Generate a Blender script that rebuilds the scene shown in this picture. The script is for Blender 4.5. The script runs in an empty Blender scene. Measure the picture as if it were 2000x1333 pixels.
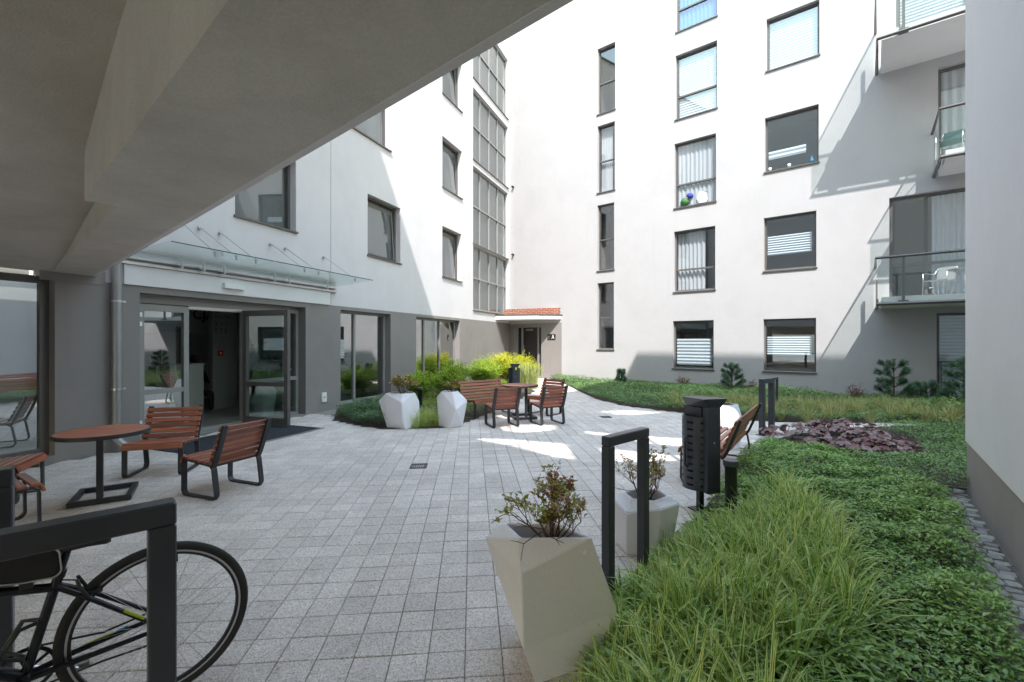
import bpy, math, random
import numpy as np
from mathutils import Vector, Matrix
R = math.radians
random.seed(7)
rng = np.random.default_rng(11)
sc = bpy.context.scene
COL = sc.collection

# ------------------------------------------------------------------ camera
EYE = 1.66
FPX = 889.0                       # focal length in pixels of the 2000 px wide photograph
HOR = 668.0
cam_d = bpy.data.cameras.new('camera')
cam_d.lens = 16.0
cam_d.sensor_width = 36.0
cam_d.shift_y = 0.0008
cam_d.clip_start = 0.05
cam_d.clip_end = 600
cam = bpy.data.objects.new('camera', cam_d)
COL.objects.link(cam)
cam.location = (0, 0, EYE)
cam.rotation_euler = (R(90), 0, 0)
sc.camera = cam

# ------------------------------------------------------------------ sky, sun, exposure
SUN_EL = 51.9
SUN_DIR = Vector((-0.012, 1.0, 0)).normalized()        # horizontal way the light travels
sun_from = Vector((-SUN_DIR.x*math.cos(R(SUN_EL)), -SUN_DIR.y*math.cos(R(SUN_EL)), math.sin(R(SUN_EL))))
world = bpy.data.worlds.new("World")
sc.world = world
world.use_nodes = True
wn = world.node_tree.nodes
bg = wn['Background']
sky = wn.new('ShaderNodeTexSky')
sky.sky_type = 'NISHITA'
sky.sun_disc = False
sky.sun_elevation = R(SUN_EL)
sky.sun_rotation = math.atan2(sun_from.x, sun_from.y)
sky.air_density = 2.8
sky.dust_density = 0.7
sky.ozone_density = 0.4
world.node_tree.links.new(sky.outputs[0], bg.inputs[0])
bg.inputs[1].default_value = 0.15
sun_d = bpy.data.lights.new('sun', 'SUN')
sun_d.energy = 2.0
sun_d.angle = R(0.5)
sun_d.color = (1.0, 0.945, 0.90)
sun = bpy.data.objects.new('sun', sun_d)
COL.objects.link(sun)
sun.location = (0, -20, 40)
sun.rotation_euler = (-sun_from).to_track_quat('-Z', 'Y').to_euler()
sc.view_settings.view_transform = 'Standard'
sc.view_settings.look = 'None'
sc.view_settings.exposure = 2.15
sc.view_settings.gamma = 1.0
sc.view_settings.use_curve_mapping = False
sc.cycles.use_denoising = True
sc.cycles.max_bounces = 10
sc.cycles.diffuse_bounces = 6
sc.cycles.glossy_bounces = 4
sc.cycles.transmission_bounces = 8
sc.cycles.transparent_max_bounces = 16
sc.cycles.caustics_reflective = False
sc.cycles.caustics_refractive = False
sc.cycles.sample_clamp_indirect = 6.0

# ------------------------------------------------------------------ helpers
def G(px, py, z=0.0):
    """point at height z seen at photograph pixel (px, py)"""
    y = FPX*(EYE-z)/(py-HOR)
    return Vector(((px-1000.0)/FPX*y, y, z))

class Fac:
    """vertical facade: origin, direction of growing t, outward normal"""
    def __init__(s, o, d, n):
        s.o = Vector(o); s.d = Vector(d).normalized(); s.n = Vector(n).normalized()
    def P(s, t, z, off=0.0):
        p = s.o + s.d*t + s.n*off
        return Vector((p.x, p.y, z))
    def ray(s, px, py, off=0.0):
        u = (px-1000.0)/FPX
        o = s.o + s.n*off
        # o + t d = Y (u,1)
        den = s.d.x - u*s.d.y
        t = (u*o.y - o.x)/den
        y = o.y + t*s.d.y
        return t, EYE + (HOR-py)/FPX*y

class MB:
    def __init__(s):
        s.v = []; s.f = []; s.sm = []; s.mi = []
    def add(s, vs, fs, smooth=False, mi=0):
        b = len(s.v)
        s.v.extend([tuple(v) for v in vs])
        s.f.extend([tuple(b+i for i in f) for f in fs])
        s.sm.extend([smooth]*len(fs)); s.mi.extend([mi]*len(fs))
        return s
    def hexa(s, p, mi=0):
        """8 points: bottom ring 0-3 then top ring 4-7"""
        return s.add(p, [(3,2,1,0),(4,5,6,7),(0,1,5,4),(1,2,6,5),(2,3,7,6),(3,0,4,7)], mi=mi)
    def box(s, c, sx, sy, sz, rz=0.0, mi=0):
        ca, sa = math.cos(rz), math.sin(rz)
        p = []
        for dz in (-sz/2, sz/2):
            for dx, dy in ((-sx/2,-sy/2),(sx/2,-sy/2),(sx/2,sy/2),(-sx/2,sy/2)):
                p.append((c[0]+dx*ca-dy*sa, c[1]+dx*sa+dy*ca, c[2]+dz))
        return s.hexa(p, mi)
    def fbox(s, F, t0, t1, z0, z1, o0, o1, mi=0):
        """box on a facade between offsets o0 (inner) and o1 (outer)"""
        p = [F.P(t0,z0,o0),F.P(t1,z0,o0),F.P(t1,z0,o1),F.P(t0,z0,o1),
             F.P(t0,z1,o0),F.P(t1,z1,o0),F.P(t1,z1,o1),F.P(t0,z1,o1)]
        return s.hexa(p, mi)
    def bbox(s, c, sx, sy, sz, b=0.006, rz=0.0, mi=0):
        """box with chamfered edges"""
        ca, sa = math.cos(rz), math.sin(rz)
        hx, hy, hz = sx/2, sy/2, sz/2
        ring = lambda ix, iy, z: [(-hx+ix+b*0,-hy+iy,z),(hx-ix,-hy+iy,z),(hx-ix,hy-iy,z),(-hx+ix,hy-iy,z)]
        def oct_(ix, z):
            x, y = hx-ix, hy-ix
            return [(-x+b,-y,z),(x-b,-y,z),(x,-y+b,z),(x,y-b,z),(x-b,y,z),(-x+b,y,z),(-x,y-b,z),(-x,-y+b,z)]
        pts = oct_(b,-hz)+oct_(0,-hz+b)+oct_(0,hz-b)+oct_(b,hz)
        fs = [tuple(range(7,-1,-1)), tuple(range(24,32))]
        for k in range(3):
            for i in range(8):
                j = (i+1) % 8
                fs.append((k*8+i, k*8+j, k*8+8+j, k*8+8+i))
        return s.add([(c[0]+x*ca-y*sa, c[1]+x*sa+y*ca, c[2]+z) for x, y, z in pts], fs, mi=mi)
    def tube(s, pts, r, n=8, closed=False, smooth=True, cap=True, mi=0, sq=None):
        """sweep a circle (or a rectangle sq=(w,h)) along points; r may be a list"""
        pts = [Vector(p) for p in pts]
        m = len(pts)
        rings = []
        up0 = None
        for i, p in enumerate(pts):
            if closed:
                d = (pts[(i+1) % m]-pts[i-1])
            else:
                d = (pts[min(i+1, m-1)]-pts[max(i-1, 0)])
            d = d.normalized() if d.length > 1e-9 else Vector((0,0,1))
            if up0 is None:
                up0 = Vector((0,0,1)) if abs(d.z) < 0.9 else Vector((0,1,0))
            a = d.cross(up0)
            if a.length < 1e-4:
                a = d.cross(Vector((1,0,0)))
            a.normalize()
            b = a.cross(d).normalized()
            up0 = b
            rr = r[i] if isinstance(r, (list, tuple)) else r
            rings.append([p + a*math.cos(k*2*math.pi/n)*rr + b*math.sin(k*2*math.pi/n)*rr for k in range(n)])
        vs = [v for rg in rings for v in rg]
        fs = []
        for i in range(m if closed else m-1):
            j = (i+1) % m
            for k in range(n):
                l = (k+1) % n
                fs.append((i*n+k, i*n+l, j*n+l, j*n+k))
        s.add(vs, fs, smooth, mi)
        if cap and not closed:
            s.add(rings[0], [tuple(range(n))], False, mi)
            s.add(rings[-1], [tuple(range(n-1,-1,-1))], False, mi)
        return s
    def band(s, pts, axis, w, th, closed=False, mi=0):
        """flat bar of width w (along axis) and thickness th bent along planar points"""
        pts = [Vector(p) for p in pts]; axis = Vector(axis).normalized()
        m = len(pts); vs = []; fs = []
        for i, p in enumerate(pts):
            if closed: d = pts[(i+1) % m]-pts[i-1]
            else: d = pts[min(i+1, m-1)]-pts[max(i-1, 0)]
            d.normalize()
            nn = axis.cross(d).normalized()
            for a, b in ((-1,-1),(1,-1),(1,1),(-1,1)):
                vs.append(p + axis*(a*w/2) + nn*(b*th/2))
        for i in range(m if closed else m-1):
            j = (i+1) % m
            for k in range(4):
                l = (k+1) % 4
                fs.append((i*4+k, i*4+l, j*4+l, j*4+k))
        if not closed:
            fs.append((0,1,2,3)); b = (m-1)*4; fs.append((b+3,b+2,b+1,b))
        return s.add(vs, fs, False, mi)
    def lathe(s, prof, c, n=24, smooth=True, mi=0):
        vs = []; fs = []
        for r, z in prof:
            for k in range(n):
                a = k*2*math.pi/n
                vs.append((c[0]+r*math.cos(a), c[1]+r*math.sin(a), c[2]+z))
        for i in range(len(prof)-1):
            for k in range(n):
                l = (k+1) % n
                fs.append((i*n+k, i*n+l, i*n+n+l, i*n+n+k))
        s.add(vs, fs, smooth, mi)
        return s
    def mesh(s, name, mats):
        me = bpy.data.meshes.new(name)
        me.from_pydata(s.v, [], s.f)
        me.polygons.foreach_set('use_smooth', s.sm)
        if len(mats) > 1:
            me.polygons.foreach_set('material_index', s.mi)
        for m in mats: me.materials.append(m)
        me.update()
        return me
    def build(s, name, mat, parent=None, local=True, label=None):
        mats = mat if isinstance(mat, (list, tuple)) else [mat]
        return put(name, s.mesh(name, mats), parent, local, label)

def wm(o):
    m = o.matrix_basis.copy()
    if o.parent is not None:
        m = wm(o.parent) @ o.matrix_parent_inverse @ m
    return m

def put(name, me, parent=None, local=True, label=None):
    o = bpy.data.objects.new(name, me)
    COL.objects.link(o)
    if parent is not None:
        o.parent = parent
        if not local:
            o.matrix_parent_inverse = wm(parent).inverted()
    if label: o['label'] = label
    return o

def thing(name, label, cat, loc=(0,0,0), rz=0.0, group=None):
    o = bpy.data.objects.new(name, None)
    COL.objects.link(o)
    o.empty_display_size = 0.1
    o.location = loc; o.rotation_euler = (0, 0, rz)
    return tag(o, label, cat, group)

def tag(o, label, cat, group=None):
    o['label'] = label; o['category'] = cat
    if group: o['group'] = group
    return o

def struct(o):
    o['kind'] = 'structure'; return o
def stuff(o):
    o['kind'] = 'stuff'; return o

def dup(root, loc, rz, label, group=None):
    r = root.copy(); COL.objects.link(r)
    r.location = loc; r.rotation_euler = (0, 0, rz); r['label'] = label
    if group: r['group'] = group
    def rec(a, b):
        for ch in list(a.children):
            c = ch.copy(); COL.objects.link(c); c.parent = b
            rec(ch, c)
    rec(root, r)
    return r

# ------------------------------------------------------------------ materials
def nodes(name):
    m = bpy.data.materials.new(name); m.use_nodes = True
    nt = m.node_tree
    return m, nt, nt.nodes['Principled BSDF']
def lk(nt, a, b): nt.links.new(a, b)

def mat(name, col, rough=0.6, metal=0.0, var=0.0, vscale=4.0, bump=0.0, bscale=60.0, spec=0.5, objvar=0.0):
    m, nt, p = nodes(name)
    p.inputs['Roughness'].default_value = rough
    p.inputs['Metallic'].default_value = metal
    p.inputs['Specular IOR Level'].default_value = spec
    p.inputs['Base Color'].default_value = (*col, 1)
    N = nt.nodes
    src = None
    if var > 0 or objvar > 0:
        rgb = N.new('ShaderNodeRGB'); rgb.outputs[0].default_value = (*col, 1)
        src = rgb.outputs[0]
    geo = N.new('ShaderNodeNewGeometry') if (var > 0 or bump > 0) else None
    if var > 0:
        nz = N.new('ShaderNodeTexNoise'); nz.inputs['Scale'].default_value = vscale
        nz.inputs['Detail'].default_value = 6; nz.inputs['Roughness'].default_value = 0.65
        lk(nt, geo.outputs['Position'], nz.inputs['Vector'])
        mr = N.new('ShaderNodeMapRange')
        mr.inputs[1].default_value = 0.25; mr.inputs[2].default_value = 0.75
        mr.inputs[3].default_value = 1-var; mr.inputs[4].default_value = 1+var
        lk(nt, nz.outputs[0], mr.inputs[0])
        mx = N.new('ShaderNodeVectorMath'); mx.operation = 'SCALE'
        lk(nt, src, mx.inputs[0]); lk(nt, mr.outputs[0], mx.inputs['Scale'])
        src = mx.outputs[0]
    if objvar > 0:
        oi = N.new('ShaderNodeObjectInfo')
        mr = N.new('ShaderNodeMapRange')
        mr.inputs[3].default_value = 1-objvar; mr.inputs[4].default_value = 1+objvar
        lk(nt, oi.outputs['Random'], mr.inputs[0])
        mx = N.new('ShaderNodeVectorMath'); mx.operation = 'SCALE'
        lk(nt, src, mx.inputs[0]); lk(nt, mr.outputs[0], mx.inputs['Scale'])
        src = mx.outputs[0]
    if src is not None: lk(nt, src, p.inputs['Base Color'])
    if bump > 0:
        nb = N.new('ShaderNodeTexNoise'); nb.inputs['Scale'].default_value = bscale
        nb.inputs['Detail'].default_value = 3
        lk(nt, geo.outputs['Position'], nb.inputs['Vector'])
        b = N.new('ShaderNodeBump'); b.inputs['Strength'].default_value = bump; b.inputs['Distance'].default_value = 0.004
        lk(nt, nb.outputs[0], b.inputs['Height']); lk(nt, b.outputs[0], p.inputs['Normal'])
    return m

def plaster(name, col, stain, amount=0.5, fine=220.0, bump=0.35):
    """render coat: fine grain, faint clouding, vertical rain streaks"""
    m, nt, p = nodes(name); N = nt.nodes
    p.inputs['Roughness'].default_value = 0.92
    p.inputs['Specular IOR Level'].default_value = 0.2
    geo = N.new('ShaderNodeNewGeometry')
    n1 = N.new('ShaderNodeTexNoise'); n1.inputs['Scale'].default_value = 0.9; n1.inputs['Detail'].default_value = 8
    n1.inputs['Roughness'].default_value = 0.7
    lk(nt, geo.outputs['Position'], n1.inputs['Vector'])
    mp = N.new('ShaderNodeMapping'); mp.inputs['Scale'].default_value = (3.0, 3.0, 0.28)
    lk(nt, geo.outputs['Position'], mp.inputs['Vector'])
    n2 = N.new('ShaderNodeTexNoise'); n2.inputs['Scale'].default_value = 1.0; n2.inputs['Detail'].default_value = 5
    lk(nt, mp.outputs[0], n2.inputs['Vector'])
    r1 = N.new('ShaderNodeMapRange'); r1.inputs[1].default_value = 0.45; r1.inputs[2].default_value = 0.8
    lk(nt, n1.outputs[0], r1.inputs[0])
    r2 = N.new('ShaderNodeMapRange'); r2.inputs[1].default_value = 0.56; r2.inputs[2].default_value = 0.94
    lk(nt, n2.outputs[0], r2.inputs[0])
    ad = N.new('ShaderNodeMath'); ad.operation = 'MAXIMUM'
    lk(nt, r1.outputs[0], ad.inputs[0]); lk(nt, r2.outputs[0], ad.inputs[1])
    sc_ = N.new('ShaderNodeMath'); sc_.operation = 'MULTIPLY'; sc_.inputs[1].default_value = amount
    lk(nt, ad.outputs[0], sc_.inputs[0])
    mx = N.new('ShaderNodeMix'); mx.data_type = 'RGBA'
    mx.inputs[6].default_value = (*col, 1); mx.inputs[7].default_value = (*stain, 1)
    lk(nt, sc_.outputs[0], mx.inputs[0])
    nf = N.new('ShaderNodeTexNoise'); nf.inputs['Scale'].default_value = fine; nf.inputs['Detail'].default_value = 2
    lk(nt, geo.outputs['Position'], nf.inputs['Vector'])
    rf = N.new('ShaderNodeMapRange'); rf.inputs[1].default_value = 0.3; rf.inputs[2].default_value = 0.7
    rf.inputs[3].default_value = 0.93; rf.inputs[4].default_value = 1.05
    lk(nt, nf.outputs[0], rf.inputs[0])
    vs = N.new('ShaderNodeVectorMath'); vs.operation = 'SCALE'
    lk(nt, mx.outputs[2], vs.inputs[0]); lk(nt, rf.outputs[0], vs.inputs['Scale'])
    lk(nt, vs.outputs[0], p.inputs['Base Color'])
    b = N.new('ShaderNodeBump'); b.inputs['Strength'].default_value = bump; b.inputs['Distance'].default_value = 0.003
    lk(nt, nf.outputs[0], b.inputs['Height'])
    nw = N.new('ShaderNodeTexNoise'); nw.inputs['Scale'].default_value = 1.7; nw.inputs['Detail'].default_value = 4
    lk(nt, geo.outputs['Position'], nw.inputs['Vector'])
    b2 = N.new('ShaderNodeBump'); b2.inputs['Strength'].default_value = 0.25; b2.inputs['Distance'].default_value = 0.03
    lk(nt, nw.outputs[0], b2.inputs['Height']); lk(nt, b.outputs[0], b2.inputs['Normal'])
    lk(nt, b2.outputs[0], p.inputs['Normal'])
    return m

def pane_mat(name, tint, head_on, wavy=0.0):
    """see-through sheet, more reflective when seen at a slant"""
    m = bpy.data.materials.new(name); m.use_nodes = True
    nt = m.node_tree; N = nt.nodes
    N.remove(N['Principled BSDF'])
    out = N['Material Output']
    tr = N.new('ShaderNodeBsdfTransparent'); tr.inputs[0].default_value = (*tint, 1)
    gl = N.new('ShaderNodeBsdfGlossy'); gl.inputs['Roughness'].default_value = 0.0
    gl.inputs[0].default_value = (0.91, 0.95, 0.96, 1)
    lw_ = N.new('ShaderNodeLayerWeight'); lw_.inputs[0].default_value = 0.5
    sq = N.new('ShaderNodeMath'); sq.operation = 'MULTIPLY'
    lk(nt, lw_.outputs['Facing'], sq.inputs[0]); lk(nt, lw_.outputs['Facing'], sq.inputs[1])
    qu = N.new('ShaderNodeMath'); qu.operation = 'MULTIPLY'
    lk(nt, sq.outputs[0], qu.inputs[0]); lk(nt, sq.outputs[0], qu.inputs[1])
    share = N.new('ShaderNodeMapRange'); share.inputs[3].default_value = head_on; share.inputs[4].default_value = 1.0
    lk(nt, qu.outputs[0], share.inputs[0])
    mx = N.new('ShaderNodeMixShader')
    lk(nt, share.outputs[0], mx.inputs[0]); lk(nt, tr.outputs[0], mx.inputs[1]); lk(nt, gl.outputs[0], mx.inputs[2])
    lk(nt, mx.outputs[0], out.inputs[0])
    if wavy > 0:
        geo = N.new('ShaderNodeNewGeometry')
        nz = N.new('ShaderNodeTexNoise'); nz.inputs['Scale'].default_value = 0.8; nz.inputs['Detail'].default_value = 1
        lk(nt, geo.outputs['Position'], nz.inputs['Vector'])
        b = N.new('ShaderNodeBump'); b.inputs['Strength'].default_value = wavy; b.inputs['Distance'].default_value = 0.02
        lk(nt, nz.outputs[0], b.inputs['Height'])
        lk(nt, b.outputs[0], gl.inputs['Normal'])
    return m
def leafmat(name, c0, c1, rough=0.5, trans=0.25, c2=None, spec=0.4):
    """leaf: colour between c0 and c1 by the per-leaf attribute 'tint', edges towards c2 by 'edge'"""
    m, nt, p = nodes(name); N = nt.nodes
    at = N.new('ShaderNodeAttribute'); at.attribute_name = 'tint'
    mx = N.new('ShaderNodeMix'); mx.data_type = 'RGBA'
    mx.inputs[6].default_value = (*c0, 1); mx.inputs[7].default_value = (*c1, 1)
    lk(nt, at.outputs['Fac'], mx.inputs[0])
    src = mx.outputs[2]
    if c2 is not None:
        a2 = N.new('ShaderNodeAttribute'); a2.attribute_name = 'edge'
        r = N.new('ShaderNodeMapRange'); r.inputs[1].default_value = 0.35; r.inputs[2].default_value = 0.75
        lk(nt, a2.outputs['Fac'], r.inputs[0])
        m2 = N.new('ShaderNodeMix'); m2.data_type = 'RGBA'
        lk(nt, r.outputs[0], m2.inputs[0]); lk(nt, src, m2.inputs[6]); m2.inputs[7].default_value = (*c2, 1)
        src = m2.outputs[2]
    lk(nt, src, p.inputs['Base Color'])
    p.inputs['Roughness'].default_value = rough
    p.inputs['Specular IOR Level'].default_value = spec
    tl = N.new('ShaderNodeBsdfTranslucent'); lk(nt, src, tl.inputs[0])
    ms = N.new('ShaderNodeMixShader'); ms.inputs[0].default_value = trans
    lk(nt, p.outputs[0], ms.inputs[1]); lk(nt, tl.outputs[0], ms.inputs[2])
    lk(nt, ms.outputs[0], N['Material Output'].inputs[0])
    return m

def woodmat(name, c0, c1, rough=0.45):
    m, nt, p = nodes(name); N = nt.nodes
    tc = N.new('ShaderNodeTexCoord')
    oi = N.new('ShaderNodeObjectInfo')
    mp = N.new('ShaderNodeMapping'); mp.inputs['Scale'].default_value = (2.2, 45, 45)
    av = N.new('ShaderNodeVectorMath'); av.operation = 'ADD'
    lk(nt, tc.outputs['Object'], mp.inputs['Vector'])
    sv = N.new('ShaderNodeVectorMath'); sv.operation = 'SCALE'; sv.inputs['Scale'].default_value = 37.0
    cb = N.new('ShaderNodeCombineXYZ'); lk(nt, oi.outputs['Random'], cb.inputs[0]); lk(nt, oi.outputs['Random'], cb.inputs[1])
    lk(nt, cb.outputs[0], sv.inputs[0])
    lk(nt, mp.outputs[0], av.inputs[0]); lk(nt, sv.outputs[0], av.inputs[1])
    nz = N.new('ShaderNodeTexNoise'); nz.inputs['Scale'].default_value = 1.0; nz.inputs['Detail'].default_value = 5
    lk(nt, av.outputs[0], nz.inputs['Vector'])
    r = N.new('ShaderNodeMapRange'); r.inputs[1].default_value = 0.3; r.inputs[2].default_value = 0.7
    lk(nt, nz.outputs[0], r.inputs[0])
    mx = N.new('ShaderNodeMix'); mx.data_type = 'RGBA'
    mx.inputs[6].default_value = (*c0, 1); mx.inputs[7].default_value = (*c1, 1)
    lk(nt, r.outputs[0], mx.inputs[0])
    mr = N.new('ShaderNodeMapRange'); mr.inputs[3].default_value = 0.70; mr.inputs[4].default_value = 1.25
    lk(nt, oi.outputs['Random'], mr.inputs[0])
    vs = N.new('ShaderNodeVectorMath'); vs.operation = 'SCALE'
    lk(nt, mx.outputs[2], vs.inputs[0]); lk(nt, mr.outputs[0], vs.inputs['Scale'])
    lk(nt, vs.outputs[0], p.inputs['Base Color'])
    p.inputs['Roughness'].default_value = rough
    b = N.new('ShaderNodeBump'); b.inputs['Strength'].default_value = 0.25; b.inputs['Distance'].default_value = 0.002
    lk(nt, nz.outputs[0], b.inputs['Height']); lk(nt, b.outputs[0], p.inputs['Normal'])
    return m

M = {}
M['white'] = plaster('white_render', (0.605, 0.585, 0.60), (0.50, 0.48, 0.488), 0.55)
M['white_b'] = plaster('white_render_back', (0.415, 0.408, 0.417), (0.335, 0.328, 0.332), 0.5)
M['white2'] = plaster('white_render_old', (0.75, 0.725, 0.735), (0.63, 0.605, 0.605), 0.45, fine=150, bump=0.45)
M['soffit'] = plaster('soffit_render', (0.63, 0.60, 0.545), (0.40, 0.375, 0.325), 0.75, fine=85, bump=0.8)
M['grey'] = plaster('grey_render', (0.250, 0.232, 0.224), (0.175, 0.162, 0.156), 0.5, fine=260)
M['plinth'] = plaster('plinth_render', (0.325, 0.30, 0.285), (0.23, 0.21, 0.195), 0.6, fine=200)
M['frame'] = mat('window_frame_brown', (0.105,0.098,0.092), 0.45)
M['frame_l'] = mat('window_frame_grey', (0.26,0.255,0.245), 0.42)
M['sill'] = mat('sill_metal', (0.12,0.11,0.10), 0.4, 0.4)
M['glass'] = pane_mat('window_glass', (0.83, 0.86, 0.86), 0.16, 0.13)
M['glass_big'] = pane_mat('display_glass', (0.67, 0.73, 0.72), 0.42, 0.11)
M['glass_b'] = pane_mat('balcony_glass', (0.83, 0.89, 0.87), 0.08)
M['glass_c'] = pane_mat('canopy_glass', (0.90, 0.94, 0.925), 0.05)
M['room'] = mat('room_dark', (0.16,0.155,0.15), 0.9)
M['blind'] = mat('blind_sky_tinted', (0.60, 0.66, 0.73), 0.8)  # blue tint painted in for the sky mirrored in the panes
M['curtain'] = mat('sheer_curtain', (0.55,0.56,0.60), 0.9)
M['curtain_b'] = mat('blue_curtain', (0.08,0.2,0.55), 0.9)
M['black'] = mat('powder_coat_black', (0.020,0.023,0.027), 0.42, var=0.15, vscale=3)
M['black2'] = mat('powder_coat_graphite', (0.040, 0.046, 0.058), 0.33, var=0.15, vscale=3, bump=0.08, bscale=400)
M['steel'] = mat('stainless_steel', (0.55,0.55,0.55), 0.28, 1.0)
M['pipe'] = mat('zinc_pipe', (0.30,0.30,0.30), 0.42, 0.5, var=0.1, vscale=6)
M['wood'] = woodmat('red_brown_wood', (0.20, 0.056, 0.032), (0.40, 0.135, 0.075))
M['wood_top'] = woodmat('table_wood', (0.24,0.075,0.042), (0.42,0.155,0.09))
M['concrete'] = plaster('planter_white', (0.79, 0.785, 0.84), (0.62, 0.60, 0.60), 0.45, fine=190, bump=0.25)
M['soil'] = mat('soil', (0.05,0.036,0.025), 0.95, var=0.4, vscale=30, bump=1.0, bscale=50)
M['rubber'] = mat('tyre_rubber', (0.022,0.022,0.023), 0.75, bump=0.3, bscale=300)
M['mat'] = mat('entrance_mat', (0.03,0.035,0.045), 0.8)
M['brick'] = mat('red_brick', (0.27, 0.085, 0.05), 0.85, var=0.35, vscale=9)
M['mortar'] = mat('mortar', (0.55,0.42,0.34), 0.9)
M['signblack'] = mat('sign_black', (0.02,0.02,0.02), 0.35)
M['signwhite'] = mat('sign_white', (0.8,0.8,0.8), 0.5)
M['whiteplastic'] = mat('white_plastic', (0.75,0.75,0.73), 0.4)
M['red'] = mat('alarm_red', (0.5,0.02,0.02), 0.4)
M['lobbywall'] = mat('lobby_wall', (0.70, 0.695, 0.69), 0.8)
M['lobbyfloor'] = mat('lobby_floor', (0.30,0.27,0.23), 0.35, var=0.25, vscale=7)
M['counter'] = mat('counter_white', (0.60,0.61,0.56), 0.5)
M['bark'] = mat('bark', (0.10,0.06,0.04), 0.9)
M['stone'] = mat('sett_stone', (0.33, 0.315, 0.295), 0.85, var=0.3, vscale=25, bump=0.8, bscale=60, objvar=0.25)
M['stone2'] = mat('granite_sett', (0.26,0.24,0.22), 0.85, var=0.25, vscale=25)
# ------------------------------------------------------------------ facades
CX, CY = (995-1000)/FPX*(FPX*EYE/67.3), FPX*EYE/67.3         # inner corner of the yard
LF = Fac((CX, CY), (-0.3655, -0.9308), (0.9308, -0.3655))      # left wing, t grows towards the camera
BF = Fac((CX, CY), (0.7836, -0.6213), (-0.6213, -0.7836))      # back wing, t grows to the right
TOP = 17.6
PC = Vector((5.07, 5.09))                                      # corner of the near right wing
RD = Vector((0.6214, 0.7835)).normalized()
RF = Fac((PC.x, PC.y), (-RD.x, -RD.y), (-RD.y, RD.x))          # its side wall, t grows towards the camera
FF = Fac((PC.x, PC.y), (RD.y, -RD.x), (RD.x, RD.y))            # its far wall
A0 = Vector((0.1656, 1.286)); AD = Vector((-1.162, 1.0)).normalized()   # soffit front edge
AF = Fac((A0.x, A0.y), (AD.x, AD.y), (AD.y, -AD.x))
SOF = 2.62

def cut_wall(F, t0, t1, z0, z1, holes, depth, mats_back=0.3):
    """front sheet with openings, reveals of the given depth, and a closed back"""
    mb = MB()
    ts = sorted(set([t0, t1] + [h[0] for h in holes] + [h[1] for h in holes]))
    zs = sorted(set([z0, z1] + [h[2] for h in holes] + [h[3] for h in holes]))
    ts = [t for t in ts if t0 <= t <= t1]; zs = [z for z in zs if z0 <= z <= z1]
    def solid(i, j):
        if i < 0 or j < 0 or i >= len(ts)-1 or j >= len(zs)-1: return False
        tm, zm = (ts[i]+ts[i+1])/2, (zs[j]+zs[j+1])/2
        return not any(h[0] < tm < h[1] and h[2] < zm < h[3] for h in holes)
    for i in range(len(ts)-1):
        for j in range(len(zs)-1):
            if not solid(i, j): continue
            a, b, c, d = ts[i], ts[i+1], zs[j], zs[j+1]
            mb.add([F.P(a,c),F.P(b,c),F.P(b,d),F.P(a,d)], [(0,1,2,3)])
            mb.add([F.P(a,c,-depth),F.P(b,c,-depth),F.P(b,d,-depth),F.P(a,d,-depth)], [(3,2,1,0)])
            if not solid(i-1, j): mb.add([F.P(a,c),F.P(a,d),F.P(a,d,-depth),F.P(a,c,-depth)], [(0,1,2,3)])
            if not solid(i+1, j): mb.add([F.P(b,d),F.P(b,c),F.P(b,c,-depth),F.P(b,d,-depth)], [(0,1,2,3)])
            if not solid(i, j-1): mb.add([F.P(b,c),F.P(a,c),F.P(a,c,-depth),F.P(b,c,-depth)], [(0,1,2,3)])
            if not solid(i, j+1): mb.add([F.P(a,d),F.P(b,d),F.P(b,d,-depth),F.P(a,d,-depth)], [(0,1,2,3)])
    return mb

def frame_ring(mb, F, t0, t1, z0, z1, w, o0, o1):
    mb.fbox(F, t0, t0+w, z0, z1, o0, o1); mb.fbox(F, t1-w, t1, z0, z1, o0, o1)
    mb.fbox(F, t0+w, t1-w, z0, z0+w, o0, o1); mb.fbox(F, t0+w, t1-w, z1-w, z1, o0, o1)

def pleat(F, t0, t1, z0, z1, off, step=0.09, amp=0.025):
    mb = MB(); n = max(2, int((z1-z0)/step))
    for k in range(n):
        a = z0+(z1-z0)*k/n; b = z0+(z1-z0)*(k+1)/n; m = (a+b)/2
        mb.add([F.P(t0,a,off),F.P(t1,a,off),F.P(t1,m,off+amp),F.P(t0,m,off+amp),F.P(t1,b,off),F.P(t0,b,off)],
               [(0,1,2,3),(3,2,4,5)])
    return mb

def drape(F, t0, t1, z0, z1, off, waves=9, amp=0.035, seed=1, taper=0.0):
    mb = MB(); rr = random.Random(seed); n = waves*6
    ph = [rr.uniform(-0.5,0.5) for _ in range(waves+1)]
    vs = []
    for k in range(n+1):
        u = k/n
        o = off + amp*math.sin(u*waves*2*math.pi+ph[int(u*waves)]*1.2)
        t = t0+(t1-t0)*u
        vs.append(F.P(t, z0, o)); vs.append(F.P(t, z1, o*0.6+off*0.4))
    mb.add(vs, [(2*k,2*k+2,2*k+3,2*k+1) for k in range(n)], True)
    return mb

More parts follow.
